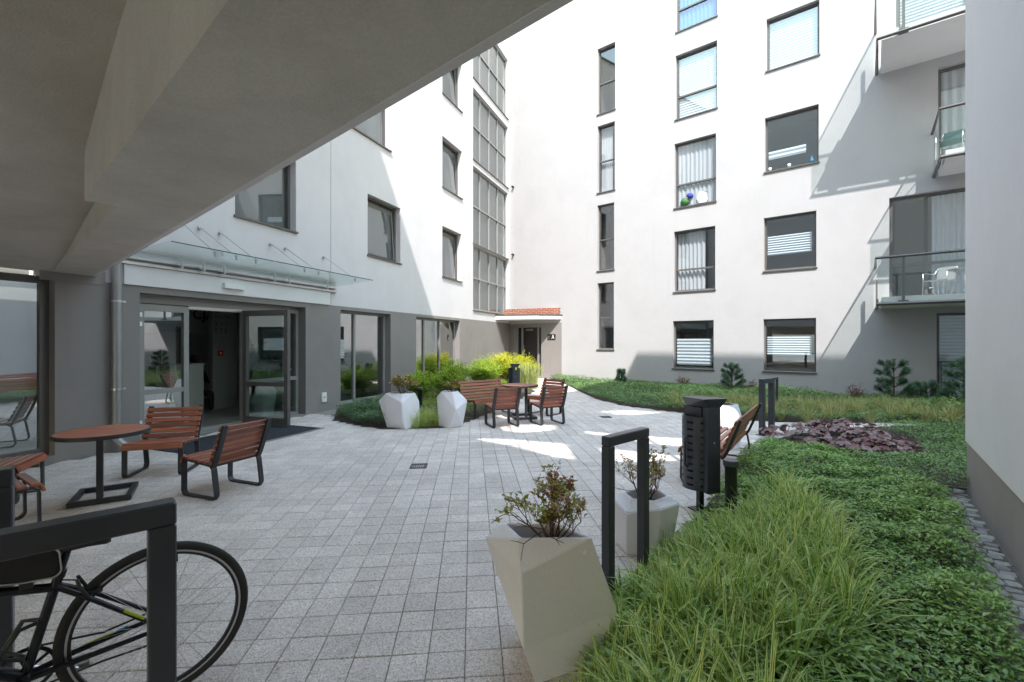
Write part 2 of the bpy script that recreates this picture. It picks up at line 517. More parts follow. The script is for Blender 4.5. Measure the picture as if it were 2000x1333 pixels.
def window(B, F, t0, t1, z0, z1, rec=0.17, transom=None, mull=(), fm='frame', cover=None, seed=1, sill=True,
           sash=None, room=1.4, light=False, name='window', bar=0.055, tilt=False):
    # the frame is the part; pane, sash, sill, blind and room are its sub-parts
    b = bar
    pane_kind = 'glass'
    if name == 'shop_window': pane_kind = 'glass_big'
    mb = MB()
    frame_ring(mb, F, t0, t1, z0, z1, b, -rec-0.07, -rec)
    cells = []
    zz = [z0+b] + ([transom-b/2, transom+b/2] if transom else []) + [z1-b]
    tt = [t0+b]
    for m in mull:
        tt += [m-b/2, m+b/2]
    tt.append(t1-b)
    if transom: mb.fbox(F, t0+b, t1-b, transom-b/2, transom+b/2, -rec-0.075, -rec+0.012)
    for m in mull:
        segs = [(zz[i], zz[i+1]) for i in range(0, len(zz), 2)]
        for a, c in segs: mb.fbox(F, m-b/2, m+b/2, a, c, -rec-0.065, -rec+0.004)
    w = mb.build(name, M[fm], B, local=False)
    for i in range(0, len(tt), 2):
        for j in range(0, len(zz), 2):
            g = MB()
            if tilt and j == len(zz)-2:
                a = 0.10
                p = [F.P(tt[i]+.02,zz[j]+.02,-rec-.02),F.P(tt[i+1]-.02,zz[j]+.02,-rec-.02),F.P(tt[i+1]-.02,zz[j+1]-.02,-rec-.02-a),F.P(tt[i]+.02,zz[j+1]-.02,-rec-.02-a)]
                g.add(p, [(0,1,2,3)])
                s = MB()
                n_ = F.P(0,0,0.03)-F.P(0,0,0)
                def bar_(p, q, w_):
                    s.tube([p, q], 0.03, 4, smooth=False)
                for q in range(4): bar_(p[q], p[(q+1) % 4], 0.05)
                s.build('sash', M[fm], w, local=False)
                g.build('pane', M[pane_kind], w, local=False)
            else:
                g.fbox(F, tt[i]-.004, tt[i+1]+.004, zz[j]-.004, zz[j+1]+.004, -rec-0.045, -rec-0.035)
                # one sheet only, so the pane is crossed once
                g2 = MB(); g2.add([F.P(tt[i],zz[j],-rec-.035),F.P(tt[i+1],zz[j],-rec-.035),F.P(tt[i+1],zz[j+1],-rec-.035),F.P(tt[i],zz[j+1],-rec-.035)], [(0,1,2,3)])
                g2.build('pane', M[pane_kind], w, local=False)
    if sill:
        s = MB(); s.hexa([F.P(t0-.03,z0-.035,-rec),F.P(t1+.03,z0-.035,-rec),F.P(t1+.03,z0-.05,.045),F.P(t0-.03,z0-.05,.045),
                          F.P(t0-.03,z0+.004,-rec),F.P(t1+.03,z0+.004,-rec),F.P(t1+.03,z0-.012,.045),F.P(t0-.03,z0-.012,.045)])
        s.build('sill', M['sill'], w, local=False)
    if room:
        r = MB(); d0, d1 = -rec-0.12, -rec-0.12-room
        a, c, e, f = t0-.25, t1+.25, z0-.3, z1+.2
        P = F.P
        v = [P(a,e,d0),P(c,e,d0),P(c,f,d0),P(a,f,d0),P(a,e,d1),P(c,e,d1),P(c,f,d1),P(a,f,d1)]
        r.add(v, [(4,5,6,7),(0,4,7,3),(5,1,2,6),(7,6,2,3),(0,1,5,4)])
        # shut the gap between the wall opening and the room
        r.add([P(a,e,d0),P(c,e,d0),P(c,z0,d0),P(a,z0,d0)], [(0,1,2,3)]); r.add([P(a,z1,d0),P(c,z1,d0),P(c,f,d0),P(a,f,d0)], [(0,1,2,3)])
        r.add([P(a,z0,d0),P(t0,z0,d0),P(t0,z1,d0),P(a,z1,d0)], [(0,1,2,3)]); r.add([P(t1,z0,d0),P(c,z0,d0),P(c,z1,d0),P(t1,z1,d0)], [(0,1,2,3)])
        r.build('room', M['room'], w, local=False)
    o = -rec-0.10
    if cover == 'blind':
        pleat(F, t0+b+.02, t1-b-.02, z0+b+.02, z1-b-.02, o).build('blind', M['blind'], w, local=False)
    elif cover == 'half':
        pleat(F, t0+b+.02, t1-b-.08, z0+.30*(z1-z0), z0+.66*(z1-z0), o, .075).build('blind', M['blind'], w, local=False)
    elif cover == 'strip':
        pleat(F, t0+b+.02, t1-b-.30, z0+.25*(z1-z0), z0+.40*(z1-z0), o, .30).build('blind', M['blind'], w, local=False)  # not a real blind: pale strip added for the sunlit band in the glass
    elif cover == 'low':
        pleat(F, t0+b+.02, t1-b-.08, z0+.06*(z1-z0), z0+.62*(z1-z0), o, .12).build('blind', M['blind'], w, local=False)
    elif cover == 'curtain':
        drape(F, t0+b, t1-b, z0+b, z1-b, o, 9, .03, seed).build('curtain', M['curtain'], w, local=False)
    elif cover == 'blue':
        drape(F, t0+b, t1-b, z0+b, z1-b, o, 9, .03, seed).build('curtain', M['curtain_b'], w, local=False)
    elif cover == 'mid':
        drape(F, t0+.92, t0+1.75, z0+b, z1-b, o-.05, 8, .035, seed).build('curtain', M['curtain'], w, local=False)
    elif cover == 'right':
        drape(F, t0+(t1-t0)*.62, t1-b, z0+b, z1-b, o-.05, 8, .035, seed).build('curtain', M['curtain'], w, local=False)
    elif cover == 'sides':
        drape(F, t0+b, t0+(t1-t0)*.72, z0+b, z1-b, o-.05, 7, .04, seed).build('curtain', M['curtain'], w, local=False)
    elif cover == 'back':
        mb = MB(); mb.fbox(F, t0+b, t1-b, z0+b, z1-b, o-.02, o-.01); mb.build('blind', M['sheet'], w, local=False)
    return w

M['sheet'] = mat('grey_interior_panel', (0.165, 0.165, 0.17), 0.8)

def hole(F, TL, BR, off=0.0):
    a = F.ray(*TL, off); b = F.ray(*BR, off)
    return (min(a[0],b[0]), max(a[0],b[0]), min(a[1],b[1]), max(a[1],b[1]))

def hole4(F, TL, TR, BL, BR):
    p = [F.ray(*q) for q in (TL,TR,BL,BR)]
    ta = (p[0][0]+p[2][0])/2; tb = (p[1][0]+p[3][0])/2
    z1 = (p[0][1]+p[1][1])/2; z0 = (p[2][1]+p[3][1])/2
    return (min(ta,tb), max(ta,tb), z0, z1)

GREYZ = 2.55
# ------------------------------------------------------------------ ground, sky lit yard
g = MB(); s_ = 260
g.add([(-s_,-s_,-0.06),(s_,-s_,-0.06),(s_,s_,-0.06),(-s_,s_,-0.06)], [(0,1,2,3)])
struct(g.build('ground', mat('ground_gravel', (0.31, 0.305, 0.295), 0.95, var=0.2, vscale=0.8)))

# ------------------------------------------------------------------ left wing
lw = thing('apartment_wing', 'white left wing with grey ground floor, glass canopy and tall stair windows', 'building', (LF.o.x, LF.o.y, 0), 0)
HL = {}
def q(px, y0, y1, px2):
    """opening on the left wing: columns px (far edge right) to px2 (near edge left), top and sill rows read at px2"""
    ta, za = LF.ray(px2, y0); _, zb = LF.ray(px2, y1); tb, _ = LF.ray(px, y0)
    return (min(ta,tb), max(ta,tb), zb, za)
HL['w1'] = q(578, 262, 419, 459)
HL['w2'] = q(782, 378, 497, 718)
HL['w3'] = q(901, 441, 540, 864)
z2t = HL['w2'][3]; 
HL['w2b'] = (q(762, 100, 250, 695)[0], q(762, 100, 250, 695)[1]+0.25, 7.22, 9.05)
HL['w3b'] = q(902, 265, 364, 864)
HL['w3c'] = (HL['w3b'][0], HL['w3b'][1], HL['w3b'][2]+3.3, HL['w3b'][3]+3.3)
HL['w1b'] = (HL['w1'][0], HL['w1'][1], 7.22, 9.05)
HL['w2c'] = (HL['w2b'][0], HL['w2b'][1], 10.5, 12.3)
st0, st1 = LF.ray(992, 600)[0], LF.ray(924, 600)[0]
for k, (ya, yb) in enumerate(((478,605),(323,474.5),(170,310),(14,150))):
    HL['s%d' % k] = (st0, st1, LF.ray(924, yb)[1], LF.ray(924, ya)[1])
gz = {}
gz['g1'] = (LF.ray(763,640)[0], LF.ray(665,640)[0], 0.06, 2.46)
gz['g2'] = (LF.ray(898,640)[0], LF.ray(813,640)[0], 0.06, 2.46)
gz['door'] = (LF.ray(597,640)[0], LF.ray(273,640)[0], 0.02, 2.44)
gz['big'] = (LF.ray(107,700)[0], LF.ray(107,700)[0]+4.2, 0.10, 2.56)
LEND = 17.0
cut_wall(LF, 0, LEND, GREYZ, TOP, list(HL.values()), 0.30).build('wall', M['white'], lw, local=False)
cut_wall(LF, 0, LEND, -0.05, GREYZ, [h for k, h in gz.items()], 0.30).build('base_wall', M['grey'], lw, local=False)
m = MB(); m.fbox(LF, 0, LEND, TOP, TOP+0.06, -0.4, 0.06); m.build('parapet_capping', M['sill'], lw, local=False)
m = MB(); m.fbox(LF, LF.ray(642,560)[0]-0.02, LF.ray(240,560)[0], 2.552, 2.86, 0.0, 0.035); m.build('lintel_band', M['white2'], lw, local=False)
m = MB(); tj = LF.ray(646,400)[0]; m.fbox(LF, tj-.004, tj+.004, 2.56, TOP-.1, 0.0, 0.006); m.build('expansion_joint', M['plinth'], lw, local=False)

covers = {'w1':None,'w2':'sheetroom','w3':None}
window(lw, LF, *HL['w1'], fm='frame', room=1.6, cover='back')
window(lw, LF, *HL['w2'], fm='frame', tilt=True, cover='back')
window(lw, LF, *HL['w3'], fm='frame', tilt=True, cover='back')
window(lw, LF, *HL['w2b'], fm='frame', cover='back'); window(lw, LF, *HL['w3b'], fm='frame', tilt=True, cover='back')
window(lw, LF, *HL['w3c'], fm='frame', tilt=True); window(lw, LF, *HL['w1b'], fm='frame'); window(lw, LF, *HL['w2c'], fm='frame')
for k in range(4):
    h = HL['s%d' % k]; wdt = h[1]-h[0]
    window(lw, LF, *h, rec=0.10, transom=h[2]+(h[3]-h[2])*0.50, mull=[h[0]+wdt*.27, h[0]+wdt*.52, h[0]+wdt*.77], fm='frame_l', cover='back', name='stair_window', bar=0.06)
h = gz['g1']; window(lw, LF, *h, rec=0.2, mull=[LF.ray(704,640)[0]], fm='frame_l', sill=False, room=2.5, name='shop_window', bar=0.07)
h = gz['g2']; window(lw, LF, *h, rec=0.2, mull=[LF.ray(838,640)[0], LF.ray(868,640)[0]], fm='frame_l', sill=False, room=2.5, name='shop_window', bar=0.07)
h = gz['big']; window(lw, LF, *h, rec=0.14, mull=[h[0]+2.0], fm='frame', sill=False, room=3.0, name='shop_window', bar=0.10)

# entrance: fixed leaf on the left, open leaf swung out, side light
h = gz['door']; RECD = 0.22
tL0 = LF.ray(365,640,-RECD)[0]; tL1 = h[1]
tO0 = LF.ray(476,640,-RECD)[0]
e = MB(); frame_ring(e, LF, h[0], h[1], h[2], h[3], 0.06, -RECD-.08, -RECD)
e.fbox(LF, h[0]+.06, h[1]-.06, 2.30, 2.38, -RECD-.08, -RECD+.004)
e.fbox(LF, tO0-.05, tO0+.03, h[2]+.06, 2.30, -RECD-.08, -RECD+.004)
ent = e.build('entrance_frame', M['frame_l'], lw, local=False)
def leaf(name, P0, P1, z0, z1, nvec, fm, handle_at=None):
    """glazed door leaf between ground points P0 and P1"""
    d = (P1-P0); L = d.length; d.normalize(); F = Fac(P0, d, nvec)
    mb = MB(); st = 0.085
    mb.fbox(F, 0, st, z0, z1, -.035, .035); mb.fbox(F, L-st, L, z0, z1, -.035, .035)
    mb.fbox(F, st, L-st, z0, z0+.13, -.033, .033); mb.fbox(F, st, L-st, z1-.11, z1, -.033, .033)
    mb.fbox(F, st, L-st, z0+.74, z0+.82, -.03, .03)
    o = mb.build(name, M[fm], lw, local=False)
    for a, b in ((z0+.13, z0+.74), (z0+.82, z1-.11)):
        gm = MB(); gm.add([F.P(st,a),F.P(L-st,a),F.P(L-st,b),F.P(st,b)], [(0,1,2,3)]); gm.build('pane', M['glass_d'], o, local=False)
    return o, F, L
M['glass_d'] = pane_mat('door_glass', (0.72, 0.80, 0.77), 0.38)
P2 = lambda t, off: (LF.o + LF.d*t + LF.n*off)
dl, _, _ = leaf('door', P2(tL1-.065, -RECD+.035), P2(tL0+.01, -RECD+.035), 0.05, 2.28, LF.n, 'frame_l')
for z in (0.35, 1.95, 2.1):
    mb = MB(); mb.fbox(LF, tL1-.10, tL1-.03, z-.035, z+.035, -RECD+.072, -RECD+.105); mb.build('hinge', M['whiteplastic'], dl, local=False)
do, FD, LD = leaf('open_door', P2(tO0+.02, -RECD+.04), P2(tO0-.06, -RECD+1.14), 0.05, 2.28, Vector((-LF.d.x, -LF.d.y)), 'frame')
mb = MB(); mb.fbox(FD, LD-.06, LD-.02, .95, 1.2, .036, .05); 
mb.tube([FD.P(LD-.04,1.12,.05),FD.P(LD-.04,1.12,.09),FD.P(LD-.17,1.12,.09)], .011, 8); mb.build('handle', M['steel'], do, local=False)
mb = MB()
for a, b in ((h[0]+.06, tO0-.05),):
    for c, dd in ((h[2]+.06, .80), (.88, 2.30)):
        mb.add([LF.P(a,c,-RECD-.04),LF.P(b,c,-RECD-.04),LF.P(b,dd,-RECD-.04),LF.P(a,dd,-RECD-.04)], [(0,1,2,3)])
mb.build('pane', M['glass_d'], ent, local=False)
mb = MB(); mb.fbox(LF, h[0]+.06, tO0-.05, .80, .88, -RECD-.08, -RECD+.002); mb.build('cross_rail', M['frame_l'], ent, local=False)
mb = MB(); mb.fbox(LF, tO0+.05, tL0-.02, 2.24, 2.296, -RECD-.06, -RECD+.02); mb.build('door_closer_rail', M['steel'], ent, local=False)

# lobby behind the door
mb = MB(); a, c, d0, d1, z1 = h[0]-1.2, h[1]+2.4, -0.31, -6.0, 2.9
P = LF.P
mb.add([P(a,0,d1),P(c,0,d1),P(c,z1,d1),P(a,z1,d1)], [(0,1,2,3)]); mb.add([P(a,0,d0),P(a,0,d1),P(a,z1,d1),P(a,z1,d0)], [(0,1,2,3)])
mb.add([P(c,0,d0),P(c,0,d1),P(c,z1,d1),P(c,z1,d0)], [(0,1,2,3)]); mb.add([P(a,z1,d0),P(c,z1,d0),P(c,z1,d1),P(a,z1,d1)], [(0,1,2,3)])
for (a2, c2, za, zb) in ((a, h[0], 0, z1), (h[1], c, 0, z1), (h[0], h[1], h[3], z1)):
    mb.add([P(a2,za,d0),P(c2,za,d0),P(c2,zb,d0),P(a2,zb,d0)], [(0,1,2,3)])
mb.build('lobby', M['lobbywall'], lw, local=False)
mb = MB(); mb.add([P(a,0.015,d0+.31),P(c,0.015,d0+.31),P(c,0.015,d1),P(a,0.015,d1)], [(0,1,2,3)]); mb.build('lobby_floor', M['lobbyfloor'], lw, local=False)
# inner partition with lettering
tp0, tp1 = LF.ray(462,640,-2.6)[0], LF.ray(415,640,-2.6)[0]
mb = MB(); mb.fbox(LF, tp0, tp1, 0.02, 2.6, -2.75, -2.6); mb.build('partition', mat('partition_grey', (0.34, 0.335, 0.33), 0.8), lw, local=False)
def text_mesh(body, size, extrude=0.004, bold=True):
    cu = bpy.data.curves.new('text', 'FONT'); cu.body = body; cu.size = size; cu.extrude = extrude
    o = bpy.data.objects.new('tmp', cu); COL.objects.link(o)
    bpy.context.view_layer.update()
    dg = bpy.context.evaluated_depsgraph_get()
    me = bpy.data.meshes.new_from_object(o.evaluated_get(dg))
    bpy.data.objects.remove(o); bpy.data.curves.remove(cu)
    return me
def place_text(body, size, F, t, z, off, mt, name, parent, direction=-1, sx=1.0):
    """text on a facade; direction -1 when t grows to the viewer's left"""
    me = text_mesh(body, size)
    for v in me.vertices:
        x, y, zz = v.co
        p = F.P(t+direction*x*sx, z+y, off+zz)
        v.co = p
    if direction*1 != 0:
        me.flip_normals() if direction < 0 and False else None
    me.materials.clear(); me.materials.append(mt)
    return put(name, me, parent, False)
M['letterdark'] = mat('lettering_black', (0.012,0.012,0.012), 0.5)
sg = LF.ray(374,622,-3.6)
mb = MB(); mb.fbox(LF, LF.ray(425,640,-3.7)[0], LF.ray(340,640,-3.7)[0]+.8, 1.9, 2.6, -3.8, -3.7); bulk = mb.build('sign_wall', mat('sign_wall_grey', (0.52, 0.52, 0.52), 0.8), lw, local=False)
sgt, sgz = LF.ray(376,623,-3.69)
place_text('CJA', 0.36, LF, sgt, sgz, -3.69, M['letterdark'], 'lettering', bulk)
M['lettergrey'] = mat('lettering_grey', (0.14, 0.138, 0.135), 0.7)
# partition print: rows of small marks
for r_, (txt, yy) in enumerate((('BLE', 612), ('KUCHNI', 622), ('X + 3', 637), ('T T 8', 651))):
    pt, pz = LF.ray(419, yy, -2.595)
    place_text(txt, 0.13 if r_ < 2 else 0.18, LF, pt, pz, -2.596, M['lettergrey'], 'lettering', lw, sx=0.8)

# downpipe
tdp = LF.ray(228,700,0.1)[0]
mb = MB(); p_ = LF.P
mb.tube([p_(tdp,0.28,.10),p_(tdp,2.66,.10),p_(tdp,17.0,.10)], 0.062, 14)
mb.tube([p_(tdp,0.28,.10),p_(tdp,.20,.105),p_(tdp-.03,.13,.14),p_(tdp-.07,.07,.20)], [0.062,.062,.064,.064], 14)
dp = mb.build('downpipe', M['pipe'], lw, local=False)
for z in (0.95, 2.27):
    mb = MB(); mb.tube([p_(tdp,z-.015,.10),p_(tdp,z+.015,.10)], .07, 14); mb.fbox(LF, tdp-.115, tdp-.07, z-.012, z+.012, .0, .11); mb.build('pipe_clamp', M['steel'], dp, local=False)

# glass canopy over the entrance
tc0, tc1 = LF.ray(652,560)[0], LF.ray(235,540)[0]
dC = 1.17; zw, zf = 3.0, 3.10
s3 = [tc1, tc1-(tc1-tc0)*0.395, tc1-(tc1-tc0)*0.70, tc0]
mb = MB(); mb.fbox(LF, tc0-.05, tc1+.05, 2.865, 2.91, 0.0, .06); mb.fbox(LF, tc0-.05, tc1+.05, 2.955, 2.985, 0.0, .05); can = mb.build('canopy_rail', M['steel'], lw, local=False)
for i in range(3):
    a, b = s3[i]-.008, s3[i+1]+.008
    mb = MB(); mb.hexa([p_(b,zw,.05),p_(a,zw,.05),p_(a,zf,dC),p_(b,zf,dC),p_(b,zw+.014,.05),p_(a,zw+.014,.05),p_(a,zf+.014,dC),p_(b,zf+.014,dC)])
    mb.build('canopy_pane', M['glass_c'], can, local=False)
    mb = MB(); mb.hexa([p_(b,zf-.001,dC),p_(a,zf-.001,dC),p_(a,zf-.001,dC+.004),p_(b,zf-.001,dC+.004),p_(b,zf+.015,dC),p_(a,zf+.015,dC),p_(a,zf+.015,dC+.004),p_(b,zf+.015,dC+.004)])
    mb.build('canopy_edge', mat('glass_edge', (0.05,0.09,0.08), 0.2), can, local=False)
for ax, ay in ((345,430),(388,446),(428,456),(527,478),(556,486),(631,503)):
    t_, z_ = LF.ray(ax, ay)
    k = 0.20
    mb = MB()
    fo = 0.95; zg = zw+(zf-zw)*fo/dC+.02
    mb.tube([p_(t_,z_,0),p_(t_,z_,.05)], .028, 10)
    mb.tube([p_(t_,z_,.05),p_(t_-.0,zg,fo)], .007, 6)
    mb.tube([p_(t_,zg+.03,fo),p_(t_,zg-.055,fo)], .022, 10)
    mb.tube([p_(t_,2.93,.05),p_(t_,2.93,.14)], .014, 8); mb.tube([p_(t_,2.90,.14),p_(t_,3.03,.14)], .022, 8)
    mb.build('canopy_stay', M['steel'], can, local=False)
# grey strip added to darken the over-bright wall band above the passage glazing
m = MB(); m.fbox(LF, LF.ray(205,560)[0], LEND, 2.50, 2.70, 0.0, .012); m.build('cover_strip', M['grey'], lw, local=False)
# emergency lamp, socket box
ta, za = LF.ray(432,546); tb, zb = LF.ray(472,557)
mb = MB(); mb.fbox(LF, min(ta,tb), max(ta,tb), 2.66, 2.755, .036, .11); mb.build('emergency_lamp', M['whiteplastic'], lw, local=False)
ta, za = LF.ray(632,776)
mb = MB(); mb.fbox(LF, ta-.07, ta+.07, za-.11, za+.11, 0, .03); so = mb.build('socket_box', M['whiteplastic'], lw, local=False)
mb = MB(); mb.fbox(LF, ta-.02, ta+.02, za-.02, za+.02, .03, .036); mb.build('socket_lid', M['pipe'], so, local=False)

# ------------------------------------------------------------------ back wing
bw = thing('apartment_wing', 'tall sunlit white back wing with rows of brown windows and glass balconies', 'building', (BF.P(9,0).x, BF.P(9,0).y, 0), 0)
HB = []
def hb(TL, TR, BL, BR, **k):
    hh = hole4(BF, TL, TR, BL, BR); HB.append((hh, k)); return hh
hb((1167,98),(1202,80),(1167,226),(1201,211), bar=.045, transom=.47, cover=None)
hb((1167,248),(1201,236),(1167,378),(1200.5,369), bar=.045, transom=.47, cover='sides', seed=3)
hb((1167,402),(1200,395),(1167,530),(1199,525), bar=.045, transom=.47, cover=None)
hb((1167,553.5),(1199,551),(1167,682.5),(1199,681.7), bar=.045, transom=.47, cover=None)
hb((1315,628),(1394,625),(1314,720),(1394,720), cover='low')
hb((1317,453.6),(1397.6,440.4),(1316,571),(1396.4,564), transom=.36, cover='sides', seed=5)
hb((1318,282.8),(1398.8,259),(1317,407),(1398,392.5), transom=.36, cover='curtain', seed=8)
hb((1320,111),(1401,76.7),(1319,236),(1400,208), transom=.36, cover='blind')
hb((1321,-60),(1401,-104),(1320,66),(1400,28), transom=.36, cover='blue', seed=4)
hb((1491.5,624),(1594,621),(1491,725),(1594,727), cover='half')
hb((1493,427),(1595,410.5),(1491,530),(1594,521), cover='half')
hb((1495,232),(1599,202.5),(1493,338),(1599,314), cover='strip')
hb((1498,36),(1601,0),(1496,143),(1600,102), cover='blind')
# top row out of frame
t_a, t_b = HB[4][0][0], HB[4][0][1]
BAL = {}
dgr = hole(BF, (1829.5,612), (1990,800)); dgr = (dgr[0], dgr[0]+1.75, 0.06, dgr[3])
d1 = hole(BF, (1737,387), (1900,600)); d1 = (d1[0], d1[0]+3.0, 2.92, d1[3])
d2 = hole(BF, (1832.5,133), (1900,300)); d2 = (d2[0], d2[0]+1.9, 6.45, d2[3])
d3 = (d1[0]+.15, d1[0]+2.9, 9.72, 12.1)
allh = [x[0] for x in HB] + [dgr, d1, d2, d3]
# porch door in the corner
ta_, tb_ = BF.ray(1004,690)[0], BF.ray(1057,690)[0]
pdoor = (ta_, tb_, 0.03, 2.40)
BEND = 20.0
tg = BF.ray(1097,700)[0]
holesB = list(allh)
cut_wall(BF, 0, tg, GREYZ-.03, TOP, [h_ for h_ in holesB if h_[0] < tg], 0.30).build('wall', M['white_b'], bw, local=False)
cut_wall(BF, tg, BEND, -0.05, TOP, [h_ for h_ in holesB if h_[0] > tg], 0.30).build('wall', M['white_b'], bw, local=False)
cut_wall(BF, 0, tg, -0.05, GREYZ-.03, [pdoor], 0.30).build('base_wall', M['grey'], bw, local=False)
m = MB(); m.fbox(BF, 0, BEND, TOP, TOP+0.06, -0.4, 0.06); m.build('parapet_capping', M['sill'], bw, local=False)
for hh, k in HB:
    k = dict(k); tr = k.pop('transom', None)
    window(bw, BF, *hh, transom=(hh[2]+(hh[3]-hh[2])*tr) if tr else None, rec=0.14, **k)
window(bw, BF, *dgr, rec=.14, cover='blind', sill=False, name='terrace_door', mull=[dgr[0]+.85])
window(bw, BF, *d1, rec=.14, mull=[d1[0]+.80], transom=d1[2]+.95, cover='mid', sill=False, name='balcony_door', seed=12, bar=.07)
window(bw, BF, *d2, rec=.14, cover='curtain', sill=False, name='balcony_door', seed=13, bar=.07)
window(bw, BF, *d3, rec=.14, mull=[d3[0]+1.5], transom=d3[2]+.95, cover='blind', sill=False, name='balcony_door', bar=.07)
# terrace door guard rail
mb = MB(); mb.tube([BF.P(dgr[0]+.05,1.12,.02),BF.P(dgr[1]-.05,1.12,.02)], .022, 8)
for k in (0.09, .8, 1.6): mb.tube([BF.P(dgr[0]+k,.1,.02),BF.P(dgr[0]+k,1.12,.02)], .016, 8)
mb.build('guard_rail', M['frame'], bw, local=False)

# porch in the corner
tpl = LF.ray(967.5,622)[0]; tpb = BF.ray(1097,619)[0]
zc0, zc1 = 2.66, 2.84
cpt = LF.P(0,0); pl = LF.P(tpl,0); pb = BF.P(tpb,0)
fv = pl + (pb-pl)*0.62 + (LF.n.to_3d()+BF.n.to_3d()).normalized()*0.35
mb = MB()
ring = [cpt+Vector((.0,0,0)), pl, fv, pb]
mb.add([Vector((p.x,p.y,zc0)) for p in ring]+[Vector((p.x,p.y,zc1)) for p in ring], [(0,1,2,3),(7,6,5,4),(1,5,6,2),(2,6,7,3)])
porch = mb.build('porch_canopy', M['white2'], bw, local=False)
mb = MB(); mb.add([Vector((p.x,p.y,z)) for z in (zc1,zc1+.03) for p in [cpt, pl+(pl-cpt)*.02, fv+(fv-cpt)*.02, pb+(pb-cpt)*.02]], [(4,5,6,7),(3,2,1,0),(1,2,6,5),(2,3,7,6)])
mb.build('flashing', M['sill'], porch, local=False)
# brick upstand standing on the porch roof along its front, in courses
mb = MB(); mo = MB()
b0 = cpt + (pl-cpt)*0.42; b1 = pb + (cpt-pb)*0.02 - (pb-cpt)*0.0
n0 = Vector((b1.y-b0.y, -(b1.x-b0.x), 0)).normalized(); 
Lb = (b1-b0).length; db = (b1-b0).normalized()
FB_ = Fac(b0.to_2d(), db.to_2d(), n0.to_2d())
for r_ in range(4):
    x = -0.13 if r_ % 2 else 0.0
    while x < Lb:
        x0 = max(0, x + .010); x1 = min(Lb, x + .240)
        zb_ = zc1 + .041 + r_*.078
        if x1-x0 > .03: mb.fbox(FB_, x0, x1, zb_, zb_+.060, -.1, random.uniform(-.003, .003))
        x += 0.25
mo.fbox(FB_, 0, Lb, zc1+.031, zc1+.031+4*.078, -.098, -.008)
stuff(mb.build('brick_course', M['brick'], porch, local=False)); mo.build('mortar', M['mortar'], porch, local=False)
# porch door
e = MB(); frame_ring(e, BF, *pdoor, 0.07, -.29, -.2)
tm1, tm2 = pdoor[0]+.34, pdoor[1]-.30
e.fbox(BF, tm1-.04, tm1+.04, .1, 2.33, -.29, -.19); e.fbox(BF, tm2-.04, tm2+.04, .1, 2.33, -.29, -.19)
pf = e.build('porch_door_frame', M['frame_l'], bw, local=False)
mb = MB(); mb.fbox(BF, tm1+.04, tm2-.04, .1, 2.33, -.27, -.25); pdn = mb.build('porch_door', mat('door_dark', (0.03,0.022,0.022), .3), bw, local=False)
mb = MB(); mb.fbox(BF, pdoor[0]+.07, tm1-.04, .1, 2.33, -.26, -.25); mb.fbox(BF, tm2+.04, pdoor[1]-.07, .1, 2.33, -.26, -.25); mb.build('pane', mat('dark_pane', (0.03,0.035,0.04), .08), pf, local=False)
mb = MB(); mb.tube([BF.P(tm1+.1,.9,-.25),BF.P(tm1+.1,.9,-.2),BF.P(tm1+.1,1.5,-.2),BF.P(tm1+.1,1.5,-.25)], .015, 6); mb.build('handle', M['steel'], pdn, local=False)
mb = MB(); mb.fbox(BF, tm1+.2, tm2-.3, 2.18, 2.27, -.25, -.2); mb.build('door_closer', M['steel'], pdn, local=False)
mb = MB(); mb.fbox(BF, pdoor[0]-.25, pdoor[1]+.25, 0, 2.5, -1.5, -.33); mb.build('hall', M['room'], bw, local=False)
# house letter plates
for k, (xa, xb) in enumerate(((1069.5,1076.8),(1077.4,1085))):
    a = BF.ray(xa,653); b = BF.ray(xb,664)
    mb = MB(); mb.fbox(BF, a[0], b[0], b[1], a[1], .0, .02); pt = mb.build('sign_plate', M['signblack'], bw, local=False)
    if k == 1: place_text('A', .26, BF, a[0]+.015, b[1]+.045, .0215, M['signwhite'], 'lettering', pt, direction=1, sx=.8)
    else:
        for r_ in range(2):
            mb = MB(); mb.fbox(BF, a[0]+.03, a[0]+.12, b[1]+.06+r_*.07, b[1]+.085+r_*.07, .02, .022); mb.build('print', M['pipe'], pt, local=False)
# little wall spots near the corner
for (x, y) in ((1003,366),(1003,498)):
    a = BF.ray(x,y); mb = MB(); mb.tube([BF.P(a[0],a[1],0),BF.P(a[0],a[1],.12)], .05, 10); mb.build('wall_spot', M['black'], bw, local=False)

